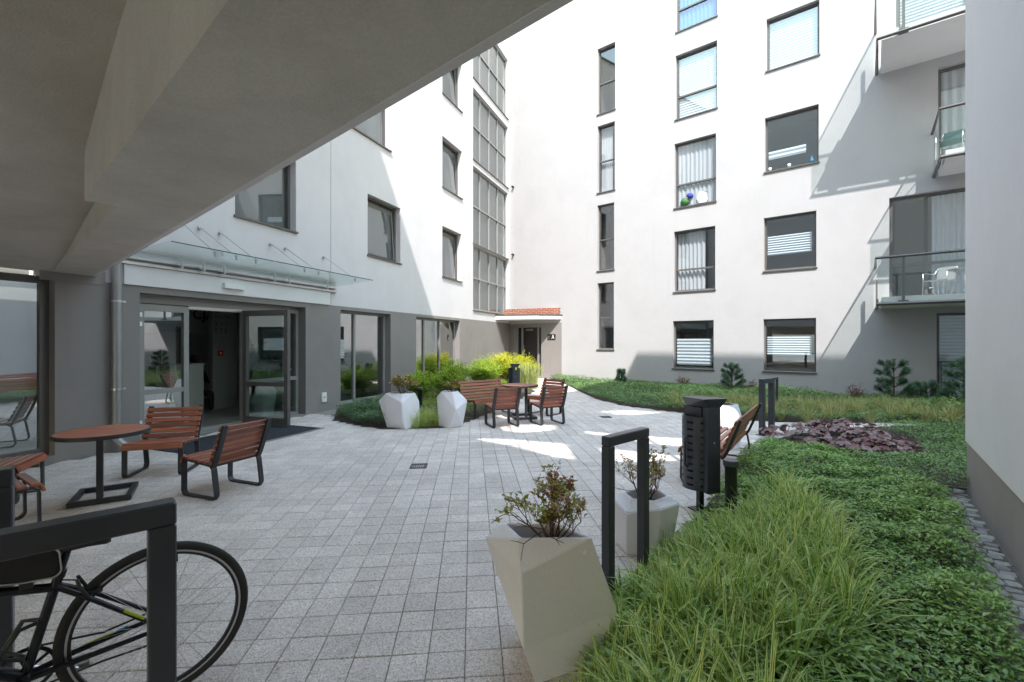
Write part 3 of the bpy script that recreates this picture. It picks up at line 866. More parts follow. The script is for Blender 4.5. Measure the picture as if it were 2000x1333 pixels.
# balconies
def balcony(t0, t1, zb, depth, label=None):
    th = .2; P = BF.P
    mb = MB(); mb.fbox(BF, t0+.12, t1, zb, zb+th, 0, depth-.12)
    s = mb.build('balcony', M['white2'], bw, local=False)
    mb = MB(); zt = zb+th+1.02
    o = depth-.03
    posts = [t0+.55, t0+2.0, t0+3.45]
    mb.tube([P(t0,zt,0.0),P(t0,zt,o),P(t1,zt,o)], .036, 4, smooth=False)
    mb.tube([P(t0+.03,zb+.02,.0),P(t0+.03,zb+.02,o),P(t1,zb+.02,o)], .045, 4, smooth=False)
    mb.build('handrail', M['frame'], s, local=False)
    for t in posts:
        if t > t1: continue
        mb = MB(); mb.fbox(BF, t-.03, t+.03, zb+.04, zt-.01, o-.07, o-.012); mb.fbox(BF, t-.10, t+.10, zb-.01, zb+.10, o-.10, o-.02); mb.build('post', M['frame'], s, local=False)
    mb = MB(); mb.fbox(BF, t0+.005, t0+.05, zb, zt-.4, .35, .43); mb.build('end_post', M['frame'], s, local=False)
    mb = MB(); mb.fbox(BF, t0+.02, t0+.06, zb-.05, zb+.18, depth*.55, depth*.55+.42); mb.build('bracket', M['frame'], s, local=False)
    ts = [t0+.03]+[t_ for t_ in posts if t_ < t1]+[t1]
    for a, b in zip(ts[:-1], ts[1:]):
        mb = MB(); mb.add([P(a+.015,zb+.06,o),P(b-.015,zb+.06,o),P(b-.015,zt-.04,o),P(a+.015,zt-.04,o)], [(0,1,2,3)]); mb.build('glass_panel', M['glass_b'], s, local=False)
    mb = MB(); mb.add([P(t0,zb+.06,.05),P(t0,zb+.06,o-.04),P(t0,zt-.04,o-.04),P(t0,zt-.04,.05)], [(0,1,2,3)]); mb.build('glass_panel', M['glass_b'], s, local=False)
    return s
tb0 = BF.ray(1733,600)[0] - .27
balcony(tb0, tb0+4.2, 2.62, 1.96)
balcony(BF.ray(1821,346)[0], BF.ray(1821,346)[0]+3.0, 6.2, 1.74)
balcony(tb0, tb0+4.2, 9.48, 2.02)

# ------------------------------------------------------------------ gateway block above and beside the camera
gw = thing('gateway_block', 'pale near block over the passage with soffit beams and side wall on grey plinth', 'building', (PC.x, PC.y, 0), 0)
# junction of the soffit front (AF) with the side wall (RF)
den = AD.x*(-RF.d.y) - AD.y*(-RF.d.x)
dx, dy = RF.o.x-A0.x, RF.o.y-A0.y
tA = (dx*(-RF.d.y) - dy*(-RF.d.x))/den
J = A0 + AD*tA
tJ = (J-RF.o).dot(RF.d)
# where the soffit front meets the left wing
den = AD.x*(-LF.d.y) - AD.y*(-LF.d.x)
dx, dy = LF.o.x-A0.x, LF.o.y-A0.y
tAL = (dx*(-LF.d.y) - dy*(-LF.d.x))/den
PLZ = EYE + (HOR-861)/FPX*PC.y
# the tall side wall follows with the screen of the passage, both with slots added to shape the sun patches
m = MB()
m.fbox(FF, 0.05, 16, PLZ, TOP, -.35, 0)
TE = 4.35                                   # the side wall ends here, just outside the picture
NB = Fac(RF.P(TE, 0).to_2d(), (RD.y, -RD.x), (-RD.x, -RD.y))       # niche wall facing the street
NR = Fac(NB.P(3.0, 0).to_2d(), (-RD.x, -RD.y), (-RD.y, RD.x))      # right wall of the passage
m.fbox(NB, -.05, 3.0, PLZ, 3.70, -.30, 0)
m.fbox(NR, 0, 11.0, PLZ, 3.70, -.30, 0)
m.build('wall', M['white2'], gw, local=False)
m = MB()
m.fbox(RF, 0.0, TE-.02, -.05, PLZ-.002, -.35, -.012)
m.fbox(NB, .3, 3.0, -.05, PLZ-.002, -.30, -.012)
m.fbox(NR, 0, 11.0, -.05, PLZ-.002, -.30, -.012)
m.fbox(FF, 0.35, 16, -.05, PLZ-.002, -.35, -.012)
m.build('plinth', M['plinth'], gw, local=False)
# (open passage on the street side, see below)
# unseen wall at the right end, added to hide the horizon from reflections
wall_a = FF.P(14, 0)
wall_b = BF.P(19.5, 0)
wall_d = (wall_b-wall_a).normalized()
EW = Fac((wall_a.x, wall_a.y), (wall_d.x, wall_d.y), (-wall_d.y, wall_d.x))
bnd = thing('horizon_screen', 'unseen pale wall added at the right end of the yard to hide the horizon', 'wall', wall_a, 0)
m = MB(); m.fbox(EW, 0, (wall_b-wall_a).length, 0, 6.2, -.25, 0); m.build('wall', M['white2'], bnd, local=False)
m = MB(); m.fbox(EW, 0, (wall_b-wall_a).length, 6.2, 6.26, -.3, .05); m.build('cap', M['sill'], bnd, local=False)
street = thing('horizon_screen', 'long unseen wall added across the street to hide the horizon', 'wall', (0, -32, 0), 0)  # unseen, put in to keep the horizon glow out of the window reflections
m = MB(); m.bbox((0, 0, 2.1), 90, .3, 4.2, .02); m.build('wall', M['white2'], street)
m = MB(); m.bbox((0, 0, 4.24), 90, .4, .08, .01); m.build('cap', M['sill'], street)# soffit: front screen with slots added for the sun patches, beam, rising ceiling
def slots(F, t0, t1, z0, z1, polys, dt=0.07):
    """added openings through which the sun reaches the given ground patches"""
    out = []
    k = math.tan(R(SUN_EL))
    def inside(x, y, P):
        c = False
        for i in range(len(P)):
            a, b = P[i], P[i-1]
            if (a[1] > y) != (b[1] > y) and x < (b[0]-a[0])*(y-a[1])/(b[1]-a[1])+a[0]: c = not c
        return c
    n = int((t1-t0)/dt)
    for i in range(n):
        t = t0+(i+.5)*dt
        for P in polys:
            zs = []
            z = z0
            while z < z1:
                p = F.P(t, z); s = z/k
                if inside(p.x+SUN_DIR.x*s, p.y+SUN_DIR.y*s, P): zs.append(z)
                z += .03
            if len(zs) > 2: out.append((t-dt/2, t+dt/2, zs[0], zs[-1]))
    return out
strips = [[(920,856),(1000,857),(1100,866),(1200,877),(1330,889),(1365,899),(1250,903),(1150,902),(1080,892),(1000,872)],
          [(1068,838),(1130,840),(1190,846),(1330,856),(1420,866),(1420,877),(1333,873),(1265,868),(1180,852)],
          [(975,834),(1010,829),(1060,829),(1110,832),(1075,842),(1020,846),(985,842)],
          [(965,812),(985,810),(1010,812),(1040,816),(1075,818),(1020,821),(985,818)],
          [(1165,803),(1230,801),(1300,806),(1250,810),(1195,810)]]
strips = [[tuple(G(*p).to_2d()) for p in s] for s in strips]
side_slots = slots(RF, .3, tJ - .15, 3.6, TOP - 1.0, strips)
tall = cut_wall(RF, 0.0, TE, PLZ, TOP, [s for s in side_slots if s[1] < TE], 0.05)
over = cut_wall(RF, TE, tJ, SOF, TOP, [s for s in side_slots if s[0] > TE], 0.05)
tall.add(over.v, over.f)
tall.build('tall_wall', M['white2'], gw, local=False)
sA = slots(AF, tA+.4, tAL, 3.6, TOP-1.0, strips)
cut_wall(AF, tA, tAL, SOF, TOP, sA, 0.04).build('screen_wall', M['white2'], gw, local=False)
AFn = Vector((AF.n.x, AF.n.y))
def clipz(d):
    P = [(0,2.62),(1.5,2.68),(4.2,2.93),(5.2,3.21),(6.2,3.42),(8,3.55),(20,3.6)]
    for (a, za), (b, zb) in zip(P[:-1], P[1:]):
        if a <= d <= b: return za+(zb-za)*(d-a)/(b-a)
    return 3.6
# beam: bottom between the front edge and its inner edges, front part wide, part by the left wing narrow
mb = MB()
w1, w2, tj = .634, .461, 3.51
def ap(t, o, z): 
    return AF.P(t, z, -o)
mb.add([ap(tA-3,.041,SOF),ap(tj,.041,SOF),ap(tj,w1,SOF),ap(tA-3,w1,SOF)], [(0,1,2,3)])
mb.add([ap(tj,.041,SOF),ap(tAL+.3,.041,SOF),ap(tAL+.3,w2,SOF),ap(tj,w2,SOF)], [(0,1,2,3)])
H_ = 3.65
mb.add([ap(tA-3,w1,SOF),ap(tj,w1,SOF),ap(tj,w1,H_),ap(tA-3,w1,H_)], [(0,1,2,3)])
mb.add([ap(tj,w1,SOF),ap(tj,w2,SOF),ap(tj,w2,H_),ap(tj,w1,H_)], [(0,1,2,3)])
mb.add([ap(tj,w2,SOF),ap(tAL+.3,w2,SOF),ap(tAL+.3,w2,H_),ap(tj,w2,H_)], [(0,1,2,3)])
mb.build('soffit_beam', M['soffit'], gw, local=False)
# soffit of the corner over the niche
mb = MB()
pc_ = [RF.P(TE, SOF), NB.P(3.0, SOF), NR.P(2.2, SOF), AF.P(tA-.2, SOF, -.03), RF.P(tJ, SOF)]
mb.add(pc_ + [p + Vector((0, 0, .15)) for p in pc_], [(0, 1, 2, 3, 4), (9, 8, 7, 6, 5)])
mb.build('corner_soffit', M['soffit'], gw, local=False)
# ceiling
mb = MB(); nd, nt_ = 41, 14
a_ = LF.d.to_2d(); n_ = LF.n.to_2d(); ad = AD; rel = A0-LF.o
# t of the front edge at distance d from the left wing
def tfront(d):
    r0 = rel.dot(n_); s = (d-r0)/(ad.dot(n_)); p = rel+ad*s
    return p.dot(a_)+0.30
vs = []
for i in range(nd+1):
    d = -.15 + i*0.31
    t0 = tfront(d)
    for j in range(nt_+1):
        vs.append(LF.P(t0 + j*0.86, clipz(max(d, 0)), d))
mb.add(vs, [(i*(nt_+1)+j, (i+1)*(nt_+1)+j, (i+1)*(nt_+1)+j+1, i*(nt_+1)+j+1) for i in range(nd) for j in range(nt_)], True)
mb.build('ceiling', M['soffit'], gw, local=False)

# unseen beam and wall added to dim the light reaching the soffit from behind
mb = MB(); rear_a = AF.P(tA-4, 0, -8.5); rear_b = AF.P(tAL+12, 0, -8.5)
RW = Fac((rear_a.x, rear_a.y), (rear_b.x-rear_a.x, rear_b.y-rear_a.y), (AF.n.x, AF.n.y))
rl = (rear_b-rear_a).length
mb.fbox(RW, 0, rl*.42, 2.25, 3.7, -.2, 0); mb.build('rear_shade_beam', M['white2'], gw, local=False)
mb = MB(); mb.fbox(RW, rl*.42, rl, -.05, 3.7, -.2, 0); mb.build('rear_shade_wall', M['plinth'], gw, local=False)

# ------------------------------------------------------------------ planting beds, paving
def poly_in(P, xy):
    P = np.asarray(P, float); x = xy[:,0]; y = xy[:,1]
    c = np.zeros(len(x), bool)
    for i in range(len(P)):
        x1, y1 = P[i]; x2, y2 = P[i-1]
        if y1 == y2: continue
        m_ = ((y1 > y) != (y2 > y)) & (x < (x2-x1)*(y-y1)/(y2-y1)+x1)
        c ^= m_
    return c
g2 = lambda *a: [tuple(G(*p).to_2d()) for p in a]
rfp = lambda t, o: tuple((RF.o+RF.d*t+RF.n*o).to_2d())
ffp = lambda t, o: tuple((FF.o+FF.d*t+FF.n*o).to_2d())
bfp = lambda t, o: tuple((BF.o+BF.d*t+BF.n*o).to_2d())
lfp = lambda t, o: tuple((LF.o+LF.d*t+LF.n*o).to_2d())
CW = 0.32
bed_front = [(0.55,0.9),(.27,2.05)] + g2((1195,1172),(1262,1126),(1300,1078),(1335,1042),(1385,985),(1427,930),(1462,886),(1500,863),(1560,848),(1680,836),(1800,832)) + \
            [(10.2,9.35), (11.2,8.2)] + [ffp(7,.05), ffp(.1,.05), rfp(-.02,.05)] + [rfp(.1,CW), rfp(5.9,CW)]
bed_back = g2((1103,750),(1130,764),(1165,780),(1220,793),(1300,803),(1400,812),(1480,823),(1600,827),(1800,826)) + [(10.9,9.9), bfp(18,1.0), bfp(18,.03), bfp(2.4,.03)]
bed_left = g2((652,821),(745,839),(860,837),(905,827),(960,806),(1010,782),(1046,764)) + [lfp(1.6,.05), lfp(LF.ray(655,700)[0],.05)]
def sheet(name, P, z, m):
    mb = MB(); mb.add([(x,y,z) for x, y in P], [tuple(range(len(P)))]); o = mb.build(name, m); return struct(o)
sheet('planting_bed', bed_front, .012, M['soil']); sheet('planting_bed', bed_back, .012, M['soil']); sheet('planting_bed', bed_left, .012, M['soil'])

PITCH = .1945
dc = Vector(((921-1000)/FPX, 1)).normalized(); dr = Vector((dc.y, -dc.x))
O1 = G(977.5,1250).to_2d(); O2 = G(940,1321).to_2d()
PO = O1 + dc*((O2-O1).dot(dc))
m, nt, p = nodes('paving_joint'); p.inputs['Base Color'].default_value = (0.165, 0.152, 0.135, 1); p.inputs['Roughness'].default_value = .95
yard = MB(); yard.add([(-12,-6,-.010),(14,-6,-.010),(14,24,-.010),(-12,24,-.010)], [(0,1,2,3)])
paving = struct(yard.build('paving', m))
# exposed aggregate concrete paver, tone by its place in the grid
m, nt, p = nodes('washed_concrete'); N = nt.nodes
geo = N.new('ShaderNodeNewGeometry')
mp = N.new('ShaderNodeMapping'); mp.vector_type = 'POINT'
ang = math.atan2(dr.y, dr.x)
sb = N.new('ShaderNodeVectorMath'); sb.operation = 'SUBTRACT'; sb.inputs[1].default_value = (PO.x, PO.y, 0)
lk(nt, geo.outputs['Position'], sb.inputs[0])
mp.inputs['Rotation'].default_value = (0,0,-ang); mp.inputs['Scale'].default_value = (1/PITCH,1/PITCH,0)
lk(nt, sb.outputs[0], mp.inputs['Vector'])
fl = N.new('ShaderNodeVectorMath'); fl.operation = 'FLOOR'; lk(nt, mp.outputs[0], fl.inputs[0])
wnz = N.new('ShaderNodeTexWhiteNoise'); wnz.noise_dimensions = '2D'; lk(nt, fl.outputs[0], wnz.inputs['Vector'])
vo = N.new('ShaderNodeTexVoronoi'); vo.inputs['Scale'].default_value = 150; lk(nt, geo.outputs['Position'], vo.inputs['Vector'])
vsp = N.new('ShaderNodeSeparateColor'); lk(nt, vo.outputs['Color'], vsp.inputs[0])
cr = N.new('ShaderNodeValToRGB'); e_ = cr.color_ramp.elements
e_[0].position = 0; e_[0].color = (0.36, 0.315, 0.28, 1); e_[1].position = .30; e_[1].color = (0.585, 0.52, 0.485, 1)
x_ = e_.new(.75); x_.color = (0.66, 0.592, 0.555, 1); x_ = e_.new(.93); x_.color = (0.78, 0.705, 0.665, 1)
lk(nt, vsp.outputs[0], cr.inputs[0])
big = N.new('ShaderNodeTexNoise'); big.inputs['Scale'].default_value = .8; big.inputs['Detail'].default_value = 6; big.inputs['Roughness'].default_value = .7
lk(nt, geo.outputs['Position'], big.inputs['Vector'])
r1 = N.new('ShaderNodeMapRange'); r1.inputs[3].default_value = .89; r1.inputs[4].default_value = 1.07; lk(nt, wnz.outputs['Value'], r1.inputs[0])
r2 = N.new('ShaderNodeMapRange'); r2.inputs[1].default_value = .3; r2.inputs[2].default_value = .7; r2.inputs[3].default_value = .78; r2.inputs[4].default_value = 1.10; lk(nt, big.outputs[0], r2.inputs[0])
mu = N.new('ShaderNodeMath'); mu.operation = 'MULTIPLY'; lk(nt, r1.outputs[0], mu.inputs[0]); lk(nt, r2.outputs[0], mu.inputs[1])
sv = N.new('ShaderNodeVectorMath'); sv.operation = 'SCALE'; lk(nt, cr.outputs[0], sv.inputs[0]); lk(nt, mu.outputs[0], sv.inputs['Scale'])
# rust-brown spills near the table and at the planter foot
mxs = sv.outputs[0]
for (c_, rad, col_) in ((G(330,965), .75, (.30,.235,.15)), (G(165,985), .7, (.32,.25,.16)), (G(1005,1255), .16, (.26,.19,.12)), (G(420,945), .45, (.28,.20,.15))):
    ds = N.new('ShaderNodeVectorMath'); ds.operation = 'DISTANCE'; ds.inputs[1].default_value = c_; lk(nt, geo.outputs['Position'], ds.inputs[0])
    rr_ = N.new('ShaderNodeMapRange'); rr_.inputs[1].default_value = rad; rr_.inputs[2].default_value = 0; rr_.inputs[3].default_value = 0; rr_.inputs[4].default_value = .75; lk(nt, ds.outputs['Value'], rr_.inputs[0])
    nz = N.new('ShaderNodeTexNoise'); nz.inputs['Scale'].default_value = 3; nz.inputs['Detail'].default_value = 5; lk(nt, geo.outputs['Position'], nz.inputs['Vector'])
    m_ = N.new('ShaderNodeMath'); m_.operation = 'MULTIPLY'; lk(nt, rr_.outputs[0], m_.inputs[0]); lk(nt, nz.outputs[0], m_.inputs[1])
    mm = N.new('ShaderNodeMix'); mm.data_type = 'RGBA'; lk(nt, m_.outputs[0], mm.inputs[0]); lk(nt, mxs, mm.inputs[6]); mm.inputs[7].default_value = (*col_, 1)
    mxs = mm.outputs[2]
lk(nt, mxs, p.inputs['Base Color']); p.inputs['Roughness'].default_value = .85
b = N.new('ShaderNodeBump'); b.inputs['Strength'].default_value = .5; b.inputs['Distance'].default_value = .003
lk(nt, vo.outputs['Distance'], b.inputs['Height']); lk(nt, b.outputs[0], p.inputs['Normal'])
M['paver'] = m

ii, jj = np.meshgrid(np.arange(-60, 45), np.arange(-56, 110), indexing='ij')
ii = ii.ravel(); jj = jj.ravel()
cen = np.stack([PO.x+dr.x*(ii+.5)*PITCH+dc.x*(jj+.5)*PITCH, PO.y+dr.y*(ii+.5)*PITCH+dc.y*(jj+.5)*PITCH], 1)
def side(F, o=0.0): return (cen-np.array([F.o.x,F.o.y])) @ np.array([F.n.x,F.n.y]) > o
run = (cen - np.array([RF.o.x, RF.o.y])) @ np.array([RF.d.x, RF.d.y])
ok = side(LF, .02) & side(BF, .02) & (side(RF, CW+.02) | side(FF, .05) | (run > 6.05) | ((run > TE+.42) & ~side(RF, -.02)))
for P_ in (bed_front, bed_back, bed_left): ok &= ~poly_in(P_, cen)
ok &= (cen[:,1] > -8.2) & (cen[:,0] < 9)
# the entrance apron and matwell
mat_c = (G(318,868), G(420,872), G(548,846), G(455,826))
apron = [lfp(LF.ray(612,700)[0], 0), lfp(LF.ray(612,700)[0], .45), lfp(LF.ray(740,700)[0], .62), lfp(LF.ray(740,700)[0], 0)]
ok &= ~poly_in(apron, cen)
cen = cen[ok]
vis = np.abs(cen[:,0]/np.maximum(cen[:,1],.1)) < 1.16
vis &= (cen[:,1] > 2.15)
dist = np.hypot(cen[:,0], cen[:,1]) + np.where(vis, 0, 1e3)
order = np.argsort(dist)
hp = PITCH/2 - .0021
def paver_geo(mb, cx, cy, dz, tilt):
    b = .004
    pts = []
    for s_, z in ((hp,-.03),(hp,-.004),(hp-b,0)):
        for a_, c_ in ((-1,-1),(1,-1),(1,1),(-1,1)):
            x = dr.x*a_*s_+dc.x*c_*s_; y = dr.y*a_*s_+dc.y*c_*s_
            pts.append((cx+x, cy+y, z+dz+tilt*a_*.5))
    fs = [(8,9,10,11)]
    for k in (0,4):
        for i in range(4):
            j = (i+1) % 4; fs.append((k+i,k+j,k+4+j,k+4+i))
    mb.add(pts, fs)
pm = MB(); paver_geo(pm, 0, 0, 0, 0); pme = pm.mesh('paver', [M['paver']])
for k in order[:300]:
    o = put('paver', pme, paving)
    o.location = (cen[k,0], cen[k,1], random.uniform(-.0016,.0016))
    o.rotation_euler = (random.uniform(-.006,.006), random.uniform(-.006,.006), random.uniform(-.006,.006))
pm = MB()
for k in order[300:]:
    paver_geo(pm, cen[k,0], cen[k,1], random.uniform(-.0016,.0016), random.uniform(-.001,.001))
stuff(pm.build('paver_field', M['paver'], paving))

M['bedding'] = mat('bedding_sand', (.12, .105, .085), .95, var=.28, vscale=42)
# cobble strip along the near wall and setts at the apron
def sett_mesh(seed):
    rr = random.Random(seed); mb = MB()
    a, b_, h_ = .046, .046, .05
    pts = []
    for s_, z in ((1, -.05), (1, -.010), (.91, 0)):
        for k in range(8):
            an = (k//2)*math.pi/2 + (R(32) if k % 2 == 0 else R(58))
            r_ = 1.0/max(abs(math.cos(an)), abs(math.sin(an)))
            jx, jy = rr.uniform(.93, 1.02), rr.uniform(.93, 1.02)
            pts.append((a*s_*r_*math.cos(an)*jx, b_*s_*r_*math.sin(an)*jy, z + rr.uniform(-.004, .004)))
    fs = [tuple(range(16,24))]
    for k in (0,8):
        for i in range(8): j = (i+1) % 8; fs.append((k+i,k+j,k+8+j,k+8+i))
    mb.add(pts, fs); return mb.mesh('sett', [M['stone']])
setts = [sett_mesh(s_) for s_ in range(6)]
cs = MB(); cs.add([(*rfp(-.05,.0),-.006),(*rfp(-.05,CW+.03),-.006),(*rfp(6,CW+.03),-.006),(*rfp(6,0.),-.006)], [(0,1,2,3)])
cstrip = struct(cs.build('cobble_strip', M['bedding']))
cl = []
t = 0.02; row = 0
while t < 6:
    o_ = .05+(.02 if row % 2 else 0)
    while o_ < CW+.02:
        x, y = rfp(t+random.uniform(-.008,.008), o_+random.uniform(-.006,.006)); cl.append((x,y)); o_ += .098
    t += .098; row += 1
cl.sort(key=lambda c: math.hypot(*c) + (0 if c[1] > 1.9 else 100))
for (x, y) in cl[:290]:
    o = put('cobble', random.choice(setts), cstrip); o.location = (x, y, random.uniform(-.006,.008))
    o.rotation_euler = (random.uniform(-.08,.08), random.uniform(-.08,.08), math.atan2(RD.y,RD.x)+random.uniform(-.12,.12))
ap = MB(); ap.add([(x,y,-.004) for x, y in apron], [tuple(range(4))]); aps = struct(ap.build('entrance_apron', M['soil']))
pm = MB(); t0_, t1_ = LF.ray(740,700)[0], LF.ray(612,700)[0]; t = t0_+.05
while t < t1_:
    o_ = .05
    while o_ < .45+.17*(t1_-t)/(t1_-t0_):
        x, y = lfp(t, o_); rz_ = random.uniform(-.1,.1)+.37
        pm.bbox((x+random.uniform(-.005,.005), y+random.uniform(-.005,.005), -.012+random.uniform(0,.006)), .088, .088, .03, .008, rz_)
        o_ += .097
    t += .097
stuff(pm.build('sett_field', M['stone2'], aps))
# drain grates
def grate(px, py, label, s_=.19):
    c_ = G(px, py); r = thing('drain_grate', label, 'drain', (c_.x, c_.y, .002), ang, 'yard drains')
    mb = MB()
    for (x, y, sx, sy) in ((0,-s_/2+.012,s_,.024),(0,s_/2-.012,s_,.024),(-s_/2+.012,0,.024,s_-.05),(s_/2-.012,0,.024,s_-.05)): mb.box((x,y,0), sx, sy, .012)
    mb.build('rim', M['black'], r)
    for k in range(6):
        mb = MB(); mb.box((-s_/2+.04+k*(s_-.08)/5, 0, -.001), .014, s_-.05, .008); mb.build('bar', M['black'], r)
    mb = MB(); mb.box((0,0,-.006), s_-.04, s_-.04, .002); mb.build('sump', M['soil'], r)
grate(818, 911, 'small black drain grate in the open paving, nearest the camera', .22)
grate(1183, 815, 'small black drain grate by the far seats at the edge of the green bed', .22)
# door mats
dm = thing('door_mat', 'dark ribbed mat lying in front of the open entrance door', 'mat', (*lfp((tL0+tO0)/2+.35,.95), .004), math.atan2(LF.d.y, LF.d.x))
mb = MB(); mb.bbox((0,0,.006), 2.3, 1.25, .012, .004)
mb.build('base', M['mat'], dm)
mb = MB()
for k in range(40): mb.box((0,-.6+k*.0305,.0145), 2.24, .016, .006)
mb.build('ribs', M['mat'], dm)
mb = MB(); mb.box((0,.64,.008), 2.34, .03, .018); mb.box((0,-.64,.008), 2.34, .03, .018); mb.build('edge_trim', M['steel'], dm)
# ------------------------------------------------------------------ furniture
def round_poly(P, r, n=4):
    """closed polygon in (a, z) with rounded corners"""
    out = []; m = len(P)
    for i in range(m):
        a, b, c = Vector(P[i-1]), Vector(P[i]), Vector(P[(i+1) % m])
        d1 = (a-b).normalized(); d2 = (c-b).normalized()
        h = math.acos(max(-1,min(1,d1.dot(d2))))/2
        k = r/math.tan(h)
        p, q = b+d1*k, b+d2*k
        ctr = b+(d1+d2).normalized()*(r/math.sin(h))
        for j in range(n+1):
            u = j/n; v = p.lerp(q, u); out.append(ctr+(v-ctr).normalized()*r)
    return out
SLAT = {}
def slat_mesh(w, d, h):
    k = (round(w,3), d, h)
    if k not in SLAT:
        mb = MB(); mb.bbox((0,0,0), w, d, h, .005); SLAT[k] = mb.mesh('slat', [M['wood']])
    return SLAT[k]
def seat_unit(name, label, cat, width, group, loc, rz):
    """slatted seat: local +y is the way it faces"""
    r = thing(name, label, cat, loc, rz, group)
    D = .56
    prof = round_poly([(.27,.0),(.265,.385),(-.20,.345),(-.255,.0)], .055)
    for s in (-1, 1):
        x = s*(width/2-.035)
        mb = MB(); mb.band([(x, a, z+.009) for a, z in prof], (1,0,0), .055, .018, closed=True)
        up = [(-.185,.33),(-.225,.40),(-.275,.52),(-.335,.68),(-.372,.79)]
        mb.band([(x, a, z) for a, z in up], (1,0,0), .05, .03)
        f = mb.build('side_frame', M['black'], r)
        for a in (.2,-.2):
            m2 = MB(); m2.box((x,a,.004), .05, .05, .008); m2.build('foot_pad', M['rubber'], f)
    w = width-.02
    n = 6
    for k in range(n):
        u = k/(n-1); y = .245-u*.415; z = .405-u*.038
        o = put('seat_slat', slat_mesh(w, .062, .024), r); o.location = (0, y, z+.006); o.rotation_euler = (R(4.5),0,0)
    o = put('front_slat', slat_mesh(w, .062, .024), r); o.location = (0, .288, .375); o.rotation_euler = (R(-72),0,0)
    nb = 6
    for k in range(nb):
        u = (k+.35)/nb
        y = -.196-.170*u; z = .405+.385*u
        o = put('back_slat', slat_mesh(w, .024, .055), r); o.location = (0, y+.028, z); o.rotation_euler = (R(23),0,0)
    mb = MB(); mb.box((0,.02,.362), width-.07, .03, .02); mb.box((0,-.17,.345), width-.07, .03, .02); mb.build('cross_bar', M['black'], r)
    return r
def face(d): return math.atan2(-d[0], d[1])     # local +y to direction d
first = {}
def place_seat(kind, label, ctr, d, width=.60, group='slatted wooden chairs'):
    rz = face(d); loc = (ctr[0], ctr[1], 0)
    cat = 'chair' if kind == 'slatted_chair' else 'bench'
    if (kind, width) not in first:
        first[(kind, width)] = seat_unit(kind, label, cat, width, group, loc, rz); return first[(kind, width)]
    return dup(first[(kind, width)], loc, rz, label, group)
place_seat('slatted_chair', 'red-brown slatted chair facing the camera between the near table and the entrance door', (-4.47,5.84), (.25,-.97), .66)
place_seat('slatted_chair', 'red-brown slatted chair turned away from the camera, right of the near round table', (-3.22,5.10), (-.93,.37), .60)
place_seat('slatted_chair', 'red-brown slatted chair cut off by the left picture edge, beside the shop glass', (-5.36,4.72), (.9,.44), .60)
place_seat('slatted_chair', 'red-brown slatted chair half hidden behind the near bicycle stand at the left edge', (-4.52,3.92), (.55,.83), .60)
place_seat('slatted_chair', 'slatted chair seen from behind, nearest the faceted planters at the far table', (-.20,9.03), (-.36,.93), .56)
place_seat('slatted_chair', 'slatted chair seen from behind, rightmost of the far seating group', (.72,9.30), (-.40,.92), .56)
place_seat('slatted_chair', 'slatted chair facing left behind the far round table, farthest of the group', (.76,10.5), (-.67,-.74), .60)
place_seat('slatted_bench', 'long slatted bench standing in front of the yellow-green shrubs', (-.52,10.28), (.66,-.75), 1.25, 'slatted wooden benches')
place_seat('slatted_bench', 'slatted bench seen end-on behind the black litter bin', (2.72, 5.95), (-.82, .58), 1.75, 'slatted wooden benches')

def table(label, ctr, post, fr):
    r = thing('round_table', label, 'table', (ctr[0], ctr[1], 0), 0, 'round cafe tables')
    mb = MB(); Rr = .39
    mb.lathe([(0,.735),(Rr-.012,.735),(Rr-.012,.742),(Rr-.016,.745),(0,.7455)], (0,0,0), 48, False); mb.build('tabletop', M['wood_top'], r)
    mb = MB(); mb.lathe([(Rr-.012,.705),(Rr,.705),(Rr,.742),(Rr-.004,.745),(Rr-.0115,.745),(Rr-.012,.705)], (0,0,0), 48, False); mb.build('rim', M['black'], r)
    px, py = post[0]-ctr[0], post[1]-ctr[1]
    mb = MB(); mb.bbox((px,py,.385), .052, .052, .65, .004, fr); mb.box((0,0,.72), .5, .05, .03, fr); mb.box((0,0,.7195), .05, .5, .029, fr); mb.build('post', M['black'], r)
    c, s = math.cos(fr), math.sin(fr)
    mb = MB()
    for (a, b_, L, q_) in ((0,0,.50,0),(0,.52,.50,0),(-.225,.26,.47,1),(.225,.26,.47,1)):
        x = px+a*c-b_*s; y = py+a*s+b_*c
        mb.bbox((x,y,.03), L, .05, .05, .004, fr+(math.pi/2 if q_ else 0))
    mb.build('base_frame', M['black'], r)
    return r
table('round red-brown table with dark rim at left, nearest the camera', (-4.22,4.70), (-4.22,4.66), .58)
table('round dark-brown table in the middle of the far seating group', (.17,9.75), (.30,9.70), .25)

# bicycle stands: square tube hoops
def stand(label, a, b, h=1.05, w=.062, low=None):
    a = Vector(a); b = Vector(b); d = (b-a); L = d.length; rz = math.atan2(d.y, d.x); c = (a+b)/2
    r = thing('bicycle_stand', label, 'bicycle stand', (c.x, c.y, 0), rz, 'black square-tube bicycle stands')
    for s in (-1, 1):
        mb = MB(); mb.bbox((s*(L/2-w/2),0,(h-w)/2), w, w, h-w-.001, .005); p_ = mb.build('post', M['black2'], r)
        mb = MB(); mb.bbox((s*(L/2-w/2),0,.006), w+.07, w+.07, .012, .004); mb.build('base_plate', M['black2'], p_)
    mb = MB(); mb.bbox((0,0,h-w/2), L, w+.001, w, .006); mb.build('top_bar', M['black2'], r)
    return r
d_ = Vector((-.74,-.672)).normalized(); p1 = Vector((-1.305,1.765))
stand('black square-tube bicycle stand across the lower left corner, bicycle leaning behind it', p1+d_*.0, p1+d_*.85, 1.05, .085)
stand('black bicycle stand at the far left edge behind the nearer one', (-2.43, 2.22), (-3.06, 1.65), 1.05, .085)
